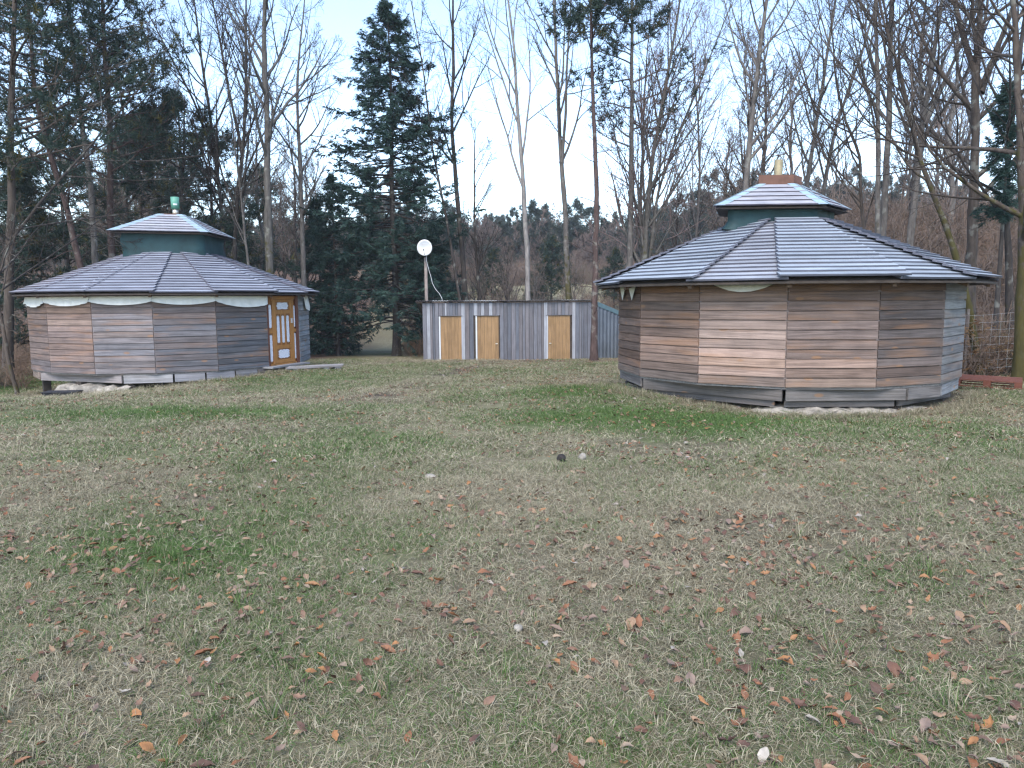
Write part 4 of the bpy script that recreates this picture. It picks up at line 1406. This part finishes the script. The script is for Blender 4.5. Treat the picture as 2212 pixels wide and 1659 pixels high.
bare('bare_tree', 'bare tree with pale streaked foot and forked top right of the twin trunks', 27, [(1962, 600), (1973, 470), (1993, 280), (2020, 120), (2042, 0)], .29, 17, 130, 'mid', cs=.38, n1=18, l1=.27, moss=.15, stems=(([(1996, 270), (2035, 190), (2070, 110), (2110, 20)], .14),))
bare('bare_tree', 'mossy leaning tree running from the pallet up to the left', 20.5, [(2112, 800), (2096, 690), (2072, 574), (2026, 431), (1996, 350), (1965, 230)], .21, 11.5, 131, 'brown', cs=.45, n1=12, l1=.30, moss=1.0)
bare('bare_tree', 'biggest bare tree with a thick dark trunk and wide crown above the right roof corner', 25, [(2098, 620), (2106, 470), (2112, 300), (2115, 176), (2120, 90)], .40, 17, 132, 'brown', cs=.32, n1=20, l1=.36, ang=(30, 60), moss=.25, stems=(([(2115, 190), (2085, 90), (2060, 0)], .2), ([(2117, 200), (2160, 90), (2195, 0)], .2)))
bare('bare_tree', 'mossy brown trunk at the right edge of the view', 18.5, [(2204, 830), (2203, 640), (2206, 480), (2196, 330)], .30, 12, 133, 'brown', cs=.25, n1=16, l1=.36, ang=(45, 85), moss=.95)
bare('bare_tree', 'dark tree with tangled limbs in the upper right corner', 23, [(2180, 640), (2172, 450), (2182, 280), (2205, 100)], .24, 15, 134, 'dark', cs=.3, n1=20, l1=.36, ang=(30, 65), moss=.3)
bare('bare_tree', 'leaning bare tree at the left edge with branches reaching over the left roof', 24, [(-40, 760), (10, 540), (60, 470), (120, 400)], .15, 10, 135, 'dark', cs=.18, n1=14, l1=.55, ang=(35, 75), up=.02)
bare('bare_tree', 'thin mossy sapling on the bank at the left edge below the hut', 21.5, [(38, 850), (22, 770), (12, 700), (-4, 600)], .13, 7, 136, 'brown', cs=.4, n1=8, l1=.3, moss=.35)

# the big spruce and its smaller neighbours
def spruce(name, label, x, y, H, r0, Wd, seed, group=None, **kw):
    t, c = spruce_parts(H, r0, Wd, seed, **kw)
    return put_tree(name, label, 'tree', (x, y, T(x, y)), [('trunk', t, BK['dark']), ('crown', c, (1, 1, 1))], group)


def at_x(u, Y): return at(u, 700, Y)[0]


spruce('spruce_tree', 'tall dark spruce with a pointed top left of the satellite dish', at_x(855, 38.5), 38.5, 17.8, .2, 4.4, 201, whorls=44, per=7, tuft=7, cs=.10, size=1.15)
for k, (u, Y, H, Wd, lb) in enumerate(((728, 39, 9.4, 1.8, 'smaller spruce at the left foot of the tall dark spruce'), (695, 41, 8.5, 1.7, 'slim young conifer right of the orange hut door'),
                                       (935, 41, 6.8, 1.7, 'short spruce beside the satellite dish post'))):
    spruce('spruce_tree', lb, at_x(u, Y), Y, H, .11, Wd, 210 + k, whorls=22, per=6, tuft=6, size=1.1)
spruce('spruce_tree', 'small green spruce before the thick dark trunk at upper right', at_x(2150, 22.5), 22.5, 8.6, .09, 1.25, 221, whorls=16, per=4, tuft=3, cs=.55, size=.85)

# wood behind the left hut: copies of a few conifers and bare trees, each a thing of its own
def proto_conifer(seed, H, cs, l1, n1):
    rs = np.random.RandomState(seed)
    K = 18
    z = np.linspace(-.4, H, K)
    C = np.stack([np.cumsum(rs.normal(size=K) * .05), np.cumsum(rs.normal(size=K) * .05), z], 1)
    return pine_parts(C, .14 + H * .004, (0, 0, 0), seed, cs=cs, n1=n1, l1=l1, tuft=5, size=1.35, dead=6)


def proto_bare(seed, H, **kw):
    rs = np.random.RandomState(seed)
    K = 18
    z = np.linspace(-.4, H, K)
    C = np.stack([np.cumsum(rs.normal(size=K) * .07), np.cumsum(rs.normal(size=K) * .07), z], 1)
    return bare_meshes([(C, trunk_radii(K, .10 + H * .004))], seed, base=(0, 0, 0), **kw)


pc = [proto_conifer(301, 13, .25, .27, 40), proto_conifer(302, 15, .38, .24, 38), proto_conifer(303, 10, .12, .34, 40)]
pb = [proto_bare(311, 15, cs=.3, n1=16, l1=.28, minr=.011), proto_bare(312, 13, cs=.25, n1=18, l1=.3, ang=(18, 38), minr=.011), proto_bare(313, 9, cs=.12, n1=20, l1=.36, minr=.011)]
rw = random.Random(5)


def stand(kind, protos, x, y, s, label, group, cols):
    t, c = rw.choice(protos)
    r = tag(empty(kind, (x, y, T(x, y) - .1), rw.uniform(0, 6.28)), label, 'tree', group)
    r.scale = (s * rw.uniform(.9, 1.1), s * rw.uniform(.9, 1.1), s)
    col = rw.choice(cols)
    ob('trunk', t, r, color=BK[col])
    ob('crown', c, r, color=(.15, .12, .105) if kind == 'bare_tree' else (1, 1, 1))
    return r


for k in range(9):                                   # conifers beyond the left hut
    Y = rw.uniform(44, 78)
    u = rw.uniform(-60, 900) if k % 3 else rw.uniform(250, 700)
    if 870 < u: continue
    stand('pine_tree', pc, at_x(u, Y), Y, rw.uniform(.75, 1.15) * (1.0 if u < 660 else .75), 'dark conifer in the wood behind the left hut', 'conifers behind the left hut', ('brown', 'red', 'dark'))
for k in range(16):
    Y = rw.uniform(40, 66)
    stand('bare_tree', pb, at_x(rw.uniform(-80, 700), Y), Y, rw.uniform(.7, 1.15), 'bare tree in the wood behind the left hut', 'bare trees behind the left hut', ('mid', 'dark', 'grey'))
for k in range(22):                                   # bare wood beyond the right hut
    Y = rw.uniform(34, 75)
    stand('bare_tree', pb, at_x(rw.uniform(1420, 2330), Y), Y, rw.uniform(.7, 1.2), 'bare tree in the wood behind the larger hut', 'bare trees behind the larger hut', ('mid', 'dark', 'grey'))
for k in range(9):
    Y = rw.uniform(48, 58)
    stand('bare_tree', pb[2:], at_x(rw.uniform(930, 1380), Y), Y, rw.uniform(.45, .75), 'low bare tree in the hollow behind the shed', 'low bare trees behind the shed', ('mid', 'dark'))

for u_, Y_c, s_, lb in ((962, 52, .42, 'low dark fir behind the shed just right of the dish'), (1062, 66, .5, 'small conifer beyond the shed left of the pale slender tree'), (1172, 60, .46, 'small conifer beyond the shed right of the pale slender tree'),
                        (1192, 70, .6, 'taller small conifer beyond the shed beside the moss footed tree'), (1325, 64, .5, 'small conifer beyond the gap between the shed and the larger hut')):
    stand('pine_tree', pc[2:], at_x(u_, Y_c), Y_c, s_, lb, 'small conifers beyond the shed', ('dark',))


# ------------------------------------------------------------------ scattered ground cover (stuff)
def hidden(objs, name):
    c = bpy.data.collections.new(name)
    for o in objs: c.objects.link(o)
    return c


def scatter(name, pts, rot, scl, idx, coll, kind='stuff', extra=None, mat=None):
    me = bpy.data.meshes.new(name)
    me.vertices.add(len(pts))
    me.vertices.foreach_set('co', np.asarray(pts, np.float32).ravel())
    a = me.attributes.new('rot', 'FLOAT_VECTOR', 'POINT')
    a.data.foreach_set('vector', np.asarray(rot, np.float32).ravel())
    a = me.attributes.new('scl', 'FLOAT', 'POINT')
    a.data.foreach_set('value', np.asarray(scl, np.float32))
    a = me.attributes.new('idx', 'INT', 'POINT')
    a.data.foreach_set('value', np.asarray(idx, np.int32))
    for k, v in (extra or {}).items():
        a = me.attributes.new(k, 'FLOAT', 'POINT')
        a.data.foreach_set('value', np.asarray(v, np.float32))
    o = ob(name, me)
    o['kind'] = kind
    ng = bpy.data.node_groups.new(name, 'GeometryNodeTree')
    ng.interface.new_socket('Geometry', in_out='INPUT', socket_type='NodeSocketGeometry')
    ng.interface.new_socket('Geometry', in_out='OUTPUT', socket_type='NodeSocketGeometry')
    N_ = ng.nodes.new
    gi_, go_ = N_('NodeGroupInput'), N_('NodeGroupOutput')
    ci = N_('GeometryNodeCollectionInfo')
    ci.inputs['Collection'].default_value = coll
    ci.inputs['Separate Children'].default_value = True
    ci.inputs['Reset Children'].default_value = True
    ip = N_('GeometryNodeInstanceOnPoints')
    ip.inputs['Pick Instance'].default_value = True
    def attr(nm, dt):
        q = N_('GeometryNodeInputNamedAttribute')
        q.data_type = dt
        q.inputs['Name'].default_value = nm
        return next(s for s in q.outputs if s.enabled and s.name == 'Attribute')
    L = ng.links.new
    L(gi_.outputs[0], ip.inputs['Points'])
    L(ci.outputs[0], ip.inputs['Instance'])
    L(attr('idx', 'INT'), ip.inputs['Instance Index'])
    L(attr('rot', 'FLOAT_VECTOR'), ip.inputs['Rotation'])
    L(attr('scl', 'FLOAT'), ip.inputs['Scale'])
    L(ip.outputs[0], go_.inputs[0])
    md = o.modifiers.new('scatter', 'NODES')
    md.node_group = ng
    return o


def clump(name, n, rad, ln, lie, seed, wd=.0042):
    rs = np.random.RandomState(seed)
    K = 4
    a = rs.uniform(0, 2 * PI, n)
    r = rad * np.sqrt(rs.rand(n))
    b = np.stack([r * np.cos(a), r * np.sin(a), np.zeros(n) - .005], 1)
    az = rs.uniform(0, 2 * PI, n)
    h = np.stack([np.cos(az), np.sin(az), 0 * az], 1)
    tilt = np.clip(rs.normal(lie, .28, n), .05, 1.5)
    L = rs.uniform(ln[0], ln[1], n)
    pts = [b]
    for k in range(1, K):
        tt = tilt + (k - 1) * rs.uniform(.0, .3, n)
        d = h * np.sin(tt)[:, None] + np.array([0, 0, 1]) * np.cos(tt)[:, None]
        q = pts[-1] + d * (L / (K - 1))[:, None]
        q[:, 2] = np.maximum(q[:, 2], .004 + .012 * rs.rand(n))
        pts.append(q)
    side = np.stack([-np.sin(az), np.cos(az), 0 * az], 1) + rs.normal(size=(n, 3)) * .35
    side = norm(side)
    V, Q = [], []
    W = wd * rs.uniform(.6, 1.3, n)
    prof = (1, .9, .6, .08)
    P = np.stack(pts, 1)
    for k in range(K): V += [P[:, k] - side * (W * prof[k] / 2)[:, None], P[:, k] + side * (W * prof[k] / 2)[:, None]]
    V = np.stack(V, 1)
    base = np.arange(n)[:, None] * 2 * K
    for k in range(K - 1): Q.append(base + np.array([[2 * k, 2 * k + 1, 2 * k + 3, 2 * k + 2]]))
    Q = np.stack(Q, 1).reshape(-1, 4)
    r1, r2 = np.repeat(rs.rand(n), K - 1), np.repeat(rs.rand(n), K - 1)
    return bpy.data.objects.new(name, me_np(name, V.reshape(-1, 3), Q, M['grass'], False, {'rnd': ('FACE', r1), 'rnd2': ('FACE', r2)}))


rs = np.random.RandomState(77)
cl = ([clump('mat_%d' % k, 125, .16, (.03, .08), 1.4, 400 + k, .0027) for k in range(4)] + [clump('turf_%d' % k, 100, .12, (.02, .055), .75, 410 + k, .003) for k in range(3)] +
      [clump('tuft_%d' % k, 45, .05, (.06, .17), .5, 420 + k, .004) for k in range(2)] + [clump('wide_mat_%d' % k, 210, .34, (.035, .10), 1.34, 430 + k, .006) for k in range(3)] + [clump('wide_turf_%d' % k, 210, .30, (.025, .06), .8, 440 + k, .006) for k in range(2)])
for i_, o in enumerate(cl): o.name = '%02d_%s' % (i_, o.name)
gcol = hidden(cl, 'grass_sources')


def in_hut(x, y):
    return (((x - RC[0]) ** 2 + (y - RC[1]) ** 2) < (R1 - .25) ** 2) | (((x - LC[0]) ** 2 + (y - LC[1]) ** 2) < (R2 - .2) ** 2) | ((y > SY - .05) & (y < SY + 3.4) & (x > SX0 - .1) & (x < SX1 + 2))


GP, GS, GI = [], [], []
for y0, y1, dn, sc, far_ in ((1.5, 4.5, 150, .95, 0), (4.5, 8, 90, 1.1, 0), (8, 13, 16, 1.0, 1), (13, 22, 11, 1.15, 1), (22, 34, 7, 1.4, 1)):
    A_ = (y1 - y0) * (y1 + y0) * .9 + (y1 - y0) * 8
    n = int(A_ * dn)
    y = np.sqrt(rs.uniform(y0 ** 2, y1 ** 2, n))
    x = rs.uniform(-1, 1, n) * (.9 * y + 4)
    m = ~in_hut(x, y) & (rs.rand(n) > mud_and_shade(x, y) * .85)
    x, y = x[m], y[m]
    g = greenness(x, y)
    if far_: k = np.where(rs.rand(len(x)) < g * .9, 12 + rs.randint(0, 2, len(x)), 9 + rs.randint(0, 3, len(x)))
    else: k = np.where(rs.rand(len(x)) < g * .8, 4 + rs.randint(0, 3, len(x)), rs.randint(0, 4, len(x)))
    k = np.where(rs.rand(len(x)) < (.05 if far_ else .015), 7 + rs.randint(0, 2, len(x)), k)
    GP.append(np.stack([x, y], 1))
    GS.append(sc * rs.uniform(.75, 1.3, len(x)))
    GI.append(k)
# rough dry tufts round the feet of the huts
for C_, R_, a0, a1, n in ((RC, R1 + .18, a_r(-3.6), a_r(3.4), 760), (LC, R2 + .15, a_l(-3), a_l(3.2), 420)):
    a = rs.uniform(a0, a1, n)
    r = R_ + np.abs(rs.normal(0, .22, n))
    GP.append(np.stack([C_[0] + r * np.sin(a), C_[1] - r * np.cos(a)], 1))
    GS.append(rs.uniform(.7, 1.35, n))
    GI.append(np.where(rs.rand(n) < .45, 7 + rs.randint(0, 2, n), rs.randint(0, 4, n)))
GP, GS, GI = np.concatenate(GP), np.concatenate(GS), np.concatenate(GI)
gn = greenness(GP[:, 0], GP[:, 1])
gn[-1180:] *= .4
scatter('grass', np.c_[GP, terrain(GP[:, 0], GP[:, 1])], np.stack([rs.normal(0, .08, len(GP)), rs.normal(0, .08, len(GP)), rs.uniform(0, 6.28, len(GP))], 1), GS, GI, gcol, extra={'green': np.clip(gn, .02, .97)})


# fallen leaves: the nearest 300 are things, the rest one mass
def leaf_mesh(name, seed, lobed=False):
    rs = np.random.RandomState(seed)
    n = 7
    L, W = 1.0, rs.uniform(.5, .72)
    curl, fold, twist = rs.uniform(-.7, .9), rs.uniform(.0, .75), rs.uniform(-.7, .7)
    V, Q = [], []
    for i in range(n):
        t = i / (n - 1)
        w_ = W * .5 * math.sin(PI * min(1, t * .97 + .02)) ** .75 * (1 - .2 * t)
        if lobed: w_ *= 1 + .22 * math.cos(i * 3.1)
        x = (t - .5) * L
        zc_ = curl * (t - .5) ** 2 + .02
        for s in (-1, -.5, 0, .5, 1):
            yy = s * w_ * (1 + rs.uniform(-.12, .12))
            V.append((x, yy * math.cos(twist * s), zc_ + fold * abs(yy) + twist * yy * (t - .5) + rs.uniform(-.045, .045)))
    for i in range(n - 1):
        for j in range(4):
            a = i * 5 + j
            Q.append((a, a + 1, a + 6, a + 5))
    V = np.array(V)
    V[:, 2] -= V[:, 2].min()
    return me_np(name, V, np.array(Q), M['leaf'], True)


lm = [leaf_mesh('fallen_leaf', 500 + k, k >= 6) for k in range(9)]
n = 30000
y = np.sqrt(rs.uniform(1.9 ** 2, 33 ** 2, n * 2))
x = rs.uniform(-1, 1, n * 2) * (.74 * y + .4)
nearw = .30 + .70 * np.exp(-((y - 2) / 4.0))
dens = nearw * (.25 + 1.5 * sstep(fbm(x * .8, y * .8, 61, 3), .45, .6)) * (.75 + .5 * sstep(x / y, -.2, .5)) * (1 - .0 * y)
dens = dens + .35 * blob(x, y, .8, 24, 2.5, 5) + .2 * blob(x, y, 2, 13, 4, 4)
ny = int(0)
# number per square metre near the viewer about 13
keep = (rs.rand(n * 2) < np.clip(dens * 1.5, 0, 1)) & ~in_hut(x, y)
x, y = x[keep], y[keep]
xn = rs.uniform(-1, 1, 1900)
yn = np.sqrt(rs.uniform(2.0 ** 2, 5.6 ** 2, 1900))
xn = xn * (.72 * yn + .1)
mk = rs.rand(1900) < .25 + .35 * sstep(-xn / yn, .2, .6) + .6 * sstep(xn / yn, .05, .5)
x, y = np.concatenate([x, xn[mk]]), np.concatenate([y, yn[mk]])
o_ = np.argsort(x ** 2 + y ** 2)
x, y = x[o_], y[o_]
z = terrain(x, y)
sz = np.where(np.hypot(x, y) < 5, rs.uniform(.032, .066, len(x)), rs.uniform(.03, .07, len(x))) * np.where(rs.rand(len(x)) < .12, 1.35, 1)
lr = np.stack([rs.normal(0, .33, len(x)), rs.normal(0, .33, len(x)), rs.uniform(0, 6.28, len(x))], 1)
li = rs.randint(0, 9, len(x))
inframe = np.array([abs(x[k] / y[k]) < .70 and y[k] > 2.28 for k in range(len(x))])
vis = np.where(inframe)[0][:300]
lm_own = [m_.copy() for m_ in lm]
for m_ in lm_own: m_.materials[0] = M['leaf_own']
LEAFK = (('dark brown', (.13, .066, .042)), ('rusty orange-brown', (.19, .085, .042)), ('dull brown', (.165, .10, .066)), ('light tan', (.24, .155, .095)), ('blackish brown', (.085, .046, .033)),
         ('orange', (.26, .125, .05)), ('grey-brown', (.18, .13, .10)), ('pale straw coloured', (.27, .20, .14)), ('whitish', (.29, .26, .22)))
for k in vis:
    nm_, lc_ = LEAFK[rs.choice(9, p=(.15, .15, .16, .13, .10, .12, .10, .06, .03))]
    o = ob('fallen_leaf', lm_own[li[k]], color=tuple(np.array(lc_) * rs.uniform(.85, 1.15)), loc=(x[k], y[k], z[k] + .014 + .016 * rs.rand()))
    o.rotation_euler = lr[k]
    o.scale = (sz[k],) * 3
    tag(o, nm_ + ' dry leaf lying on the foreground grass', 'leaf', nm_ + ' fallen leaves on the foreground grass')
rest = np.setdiff1d(np.arange(len(x)), vis)
lcol = hidden([bpy.data.objects.new('leaf_source', m_) for m_ in lm], 'leaf_sources')
scatter('leaf_litter', np.c_[x[rest], y[rest], z[rest] + .022], lr[rest], sz[rest] * np.where(y[rest] > 12, 1.15, 1), li[rest], lcol)


# undergrowth and far wood
def bush(name, seed, H, n, minr=.008, col=(.13, .10, .09)):
    rs = np.random.RandomState(seed)
    K = 6
    a = rs.uniform(0, 6.28, n)
    P = np.zeros((n, K, 3))
    d = np.stack([np.cos(a) * rs.uniform(.1, .8, n), np.sin(a) * rs.uniform(.1, .8, n), np.ones(n)], 1)
    d = norm(d)
    P[:, 0] = np.stack([rs.normal(0, .3, n), rs.normal(0, .3, n), np.zeros(n) - .1], 1)
    ln = H * rs.uniform(.5, 1.1, n)
    for k in range(1, K):
        d = norm(d + rs.normal(size=d.shape) * .14 + np.array([0, 0, -.04]))
        P[:, k] = P[:, k - 1] + d * (ln / (K - 1))[:, None]
    R = np.linspace(1, .3, K)[None] * rs.uniform(.008, .022, n)[:, None] * H / 2
    mb_ = MB()
    V, Q = tubes(P, R, 4)
    mb_.add(V, Q)
    P2, R2_ = grow(P, R, 6, rs, .15, 1, (25, 60), lambda f: .38 * (1.2 - f), 4, .0, .14, .6, .02, .5, minr=minr)
    V, Q = tubes(P2, R2_, 3)
    mb_.add(V, Q)
    P3, R3_ = grow(P2, R2_, 4, rs, .15, 1, (25, 60), lambda f: .45 + 0 * f, 3, .0, .15, .7, .012, .6, minr=minr * .8)
    V, Q = tubes(P3, R3_, 3)
    mb_.add(V, Q)
    o = bpy.data.objects.new(name, mb_.mesh(name, plain_mat(name + '_bark', col, .9, .1, var=.3)))
    return o


bs = [bush('bush_%d' % k, 600 + k, (1.6, 2.3, 1.9, 2.8)[k], (20, 24, 20, 22)[k], col=((.135, .10, .08), (.165, .115, .085), (.115, .095, .065), (.15, .115, .095))[k]) for k in range(4)]
# low scrub with leftover dry leaves
rs = np.random.RandomState(88)
V, F, W = tufts(np.stack([rs.normal(0, .5, 130), rs.normal(0, .5, 130), np.abs(rs.normal(.7, .45, 130))], 1), rs.normal(size=(130, 3)), rs.uniform(.45, .8, 130), 'spruce', rs)
bs.append(bpy.data.objects.new('dry_leaf_scrub', me_np('dry_leaf_scrub', V, F, M['dryleaf'], False, {'rnd': ('FACE', W)})))
bcol = hidden(bs, 'bush_sources')
U, Ys, S_, I_ = [], [], [], []
for u0, u1, y0, y1, n, s0, s1, ids in ((1420, 2340, 22.5, 30, 170, .6, 1.05, (0, 1, 2, 3)), (1400, 2450, 30, 58, 620, .9, 1.7, (0, 1, 2, 3)), (2060, 2330, 20.5, 24, 34, .6, 1.1, (0, 1, 2, 4)), (-150, 660, 36, 62, 130, .4, .8, (0, 1, 2, 3)),
                                       (880, 1420, 37, 50, 120, .45, .85, (0, 1, 2)), (880, 1440, 50, 80, 130, .5, 1.0, (0, 1, 2, 3)), (900, 1420, 88, 106, 160, .8, 1.7, (0, 1, 2, 3)), (-160, 60, 24, 34, 26, .4, .7, (0, 1, 2))):
    Ys.append(rs.uniform(y0, y1, n))
    U.append(rs.uniform(u0, u1, n))
    S_.append(rs.uniform(s0, s1, n))
    I_.append(np.array(ids)[rs.randint(0, len(ids), n)])
U, Ys, S_, I_ = (np.concatenate(q) for q in (U, Ys, S_, I_))
Xs = (U - CX) / FPX * Ys * 1.0
m = ~in_hut(Xs, Ys) & ~((np.abs(Xs - RC[0]) < 4.6) & (Ys < 21.5))
Xs, Ys, S_, I_ = Xs[m], Ys[m], S_[m], I_[m]
scatter('undergrowth', np.c_[Xs, Ys, terrain(Xs, Ys)], np.stack([0 * Xs, 0 * Xs, rs.uniform(0, 6.28, len(Xs))], 1), S_, I_, bcol)

# far wooded slope beyond the field
far = []
for k in range(3):
    t, c = proto_conifer(330 + k, (9, 11, 8)[k], (.15, .3, .1)[k], (.3, .26, .34)[k], 20)
    far += [c]
for k in range(3):
    t, c = proto_bare(340 + k, (9, 10, 7)[k], cs=.12, n1=16, l1=.36, twig=True, minr=.026)
    far += [c]
fobs = [bpy.data.objects.new('far_%d' % k, m_) for k, m_ in enumerate(far)]
ftw = plain_mat('far_twigs', (.16, .125, .11), .9, .1, var=.2)
fpn = leafy_mat('far_needles', (.035, .05, .042), (.075, .095, .075))
for o in fobs[3:]: o.data.materials[0] = ftw
for o in fobs[:3]: o.data.materials[0] = fpn
trunks = []
fcol = hidden(fobs, 'far_sources')
n = 3600
yy = 106 + rs.rand(n) ** 1.6 * 190
xx = rs.uniform(-1.05, 1.05, n) * yy * .78
cz = fbm(xx * .03, yy * .03, 71, 3)
conf = rs.rand(n) < np.where(cz > .5, .75, .25) * np.where(xx < 0, 1.1, .8)
ii = np.where(conf, rs.randint(0, 3, n), 3 + rs.randint(0, 3, n))
scatter('far_wood', np.c_[xx, yy, terrain(xx, yy) - .3], np.stack([0 * xx, 0 * xx, rs.uniform(0, 6.28, n)], 1), rs.uniform(.55, 1.0, n) * np.where(xx < -20, .8, 1), ii, fcol)

# thin winter air between the viewer and the far wood
hz = MB().box(-420, 420, -40, 330, -12, 60).mesh('haze', [])
hm_ = bpy.data.materials.new('haze_air')
hm_.use_nodes = True
hm_.node_tree.nodes.remove(hm_.node_tree.nodes['Principled BSDF'])
pv = hm_.node_tree.nodes.new('ShaderNodeVolumePrincipled')
pv.inputs['Density'].default_value = 0.0004
pv.inputs['Color'].default_value = (.85, .9, 1, 1)
hm_.node_tree.links.new(pv.outputs[0], hm_.node_tree.nodes['Material Output'].inputs['Volume'])
hz.materials.append(hm_)
tag(ob('haze', hz), kind='stuff')
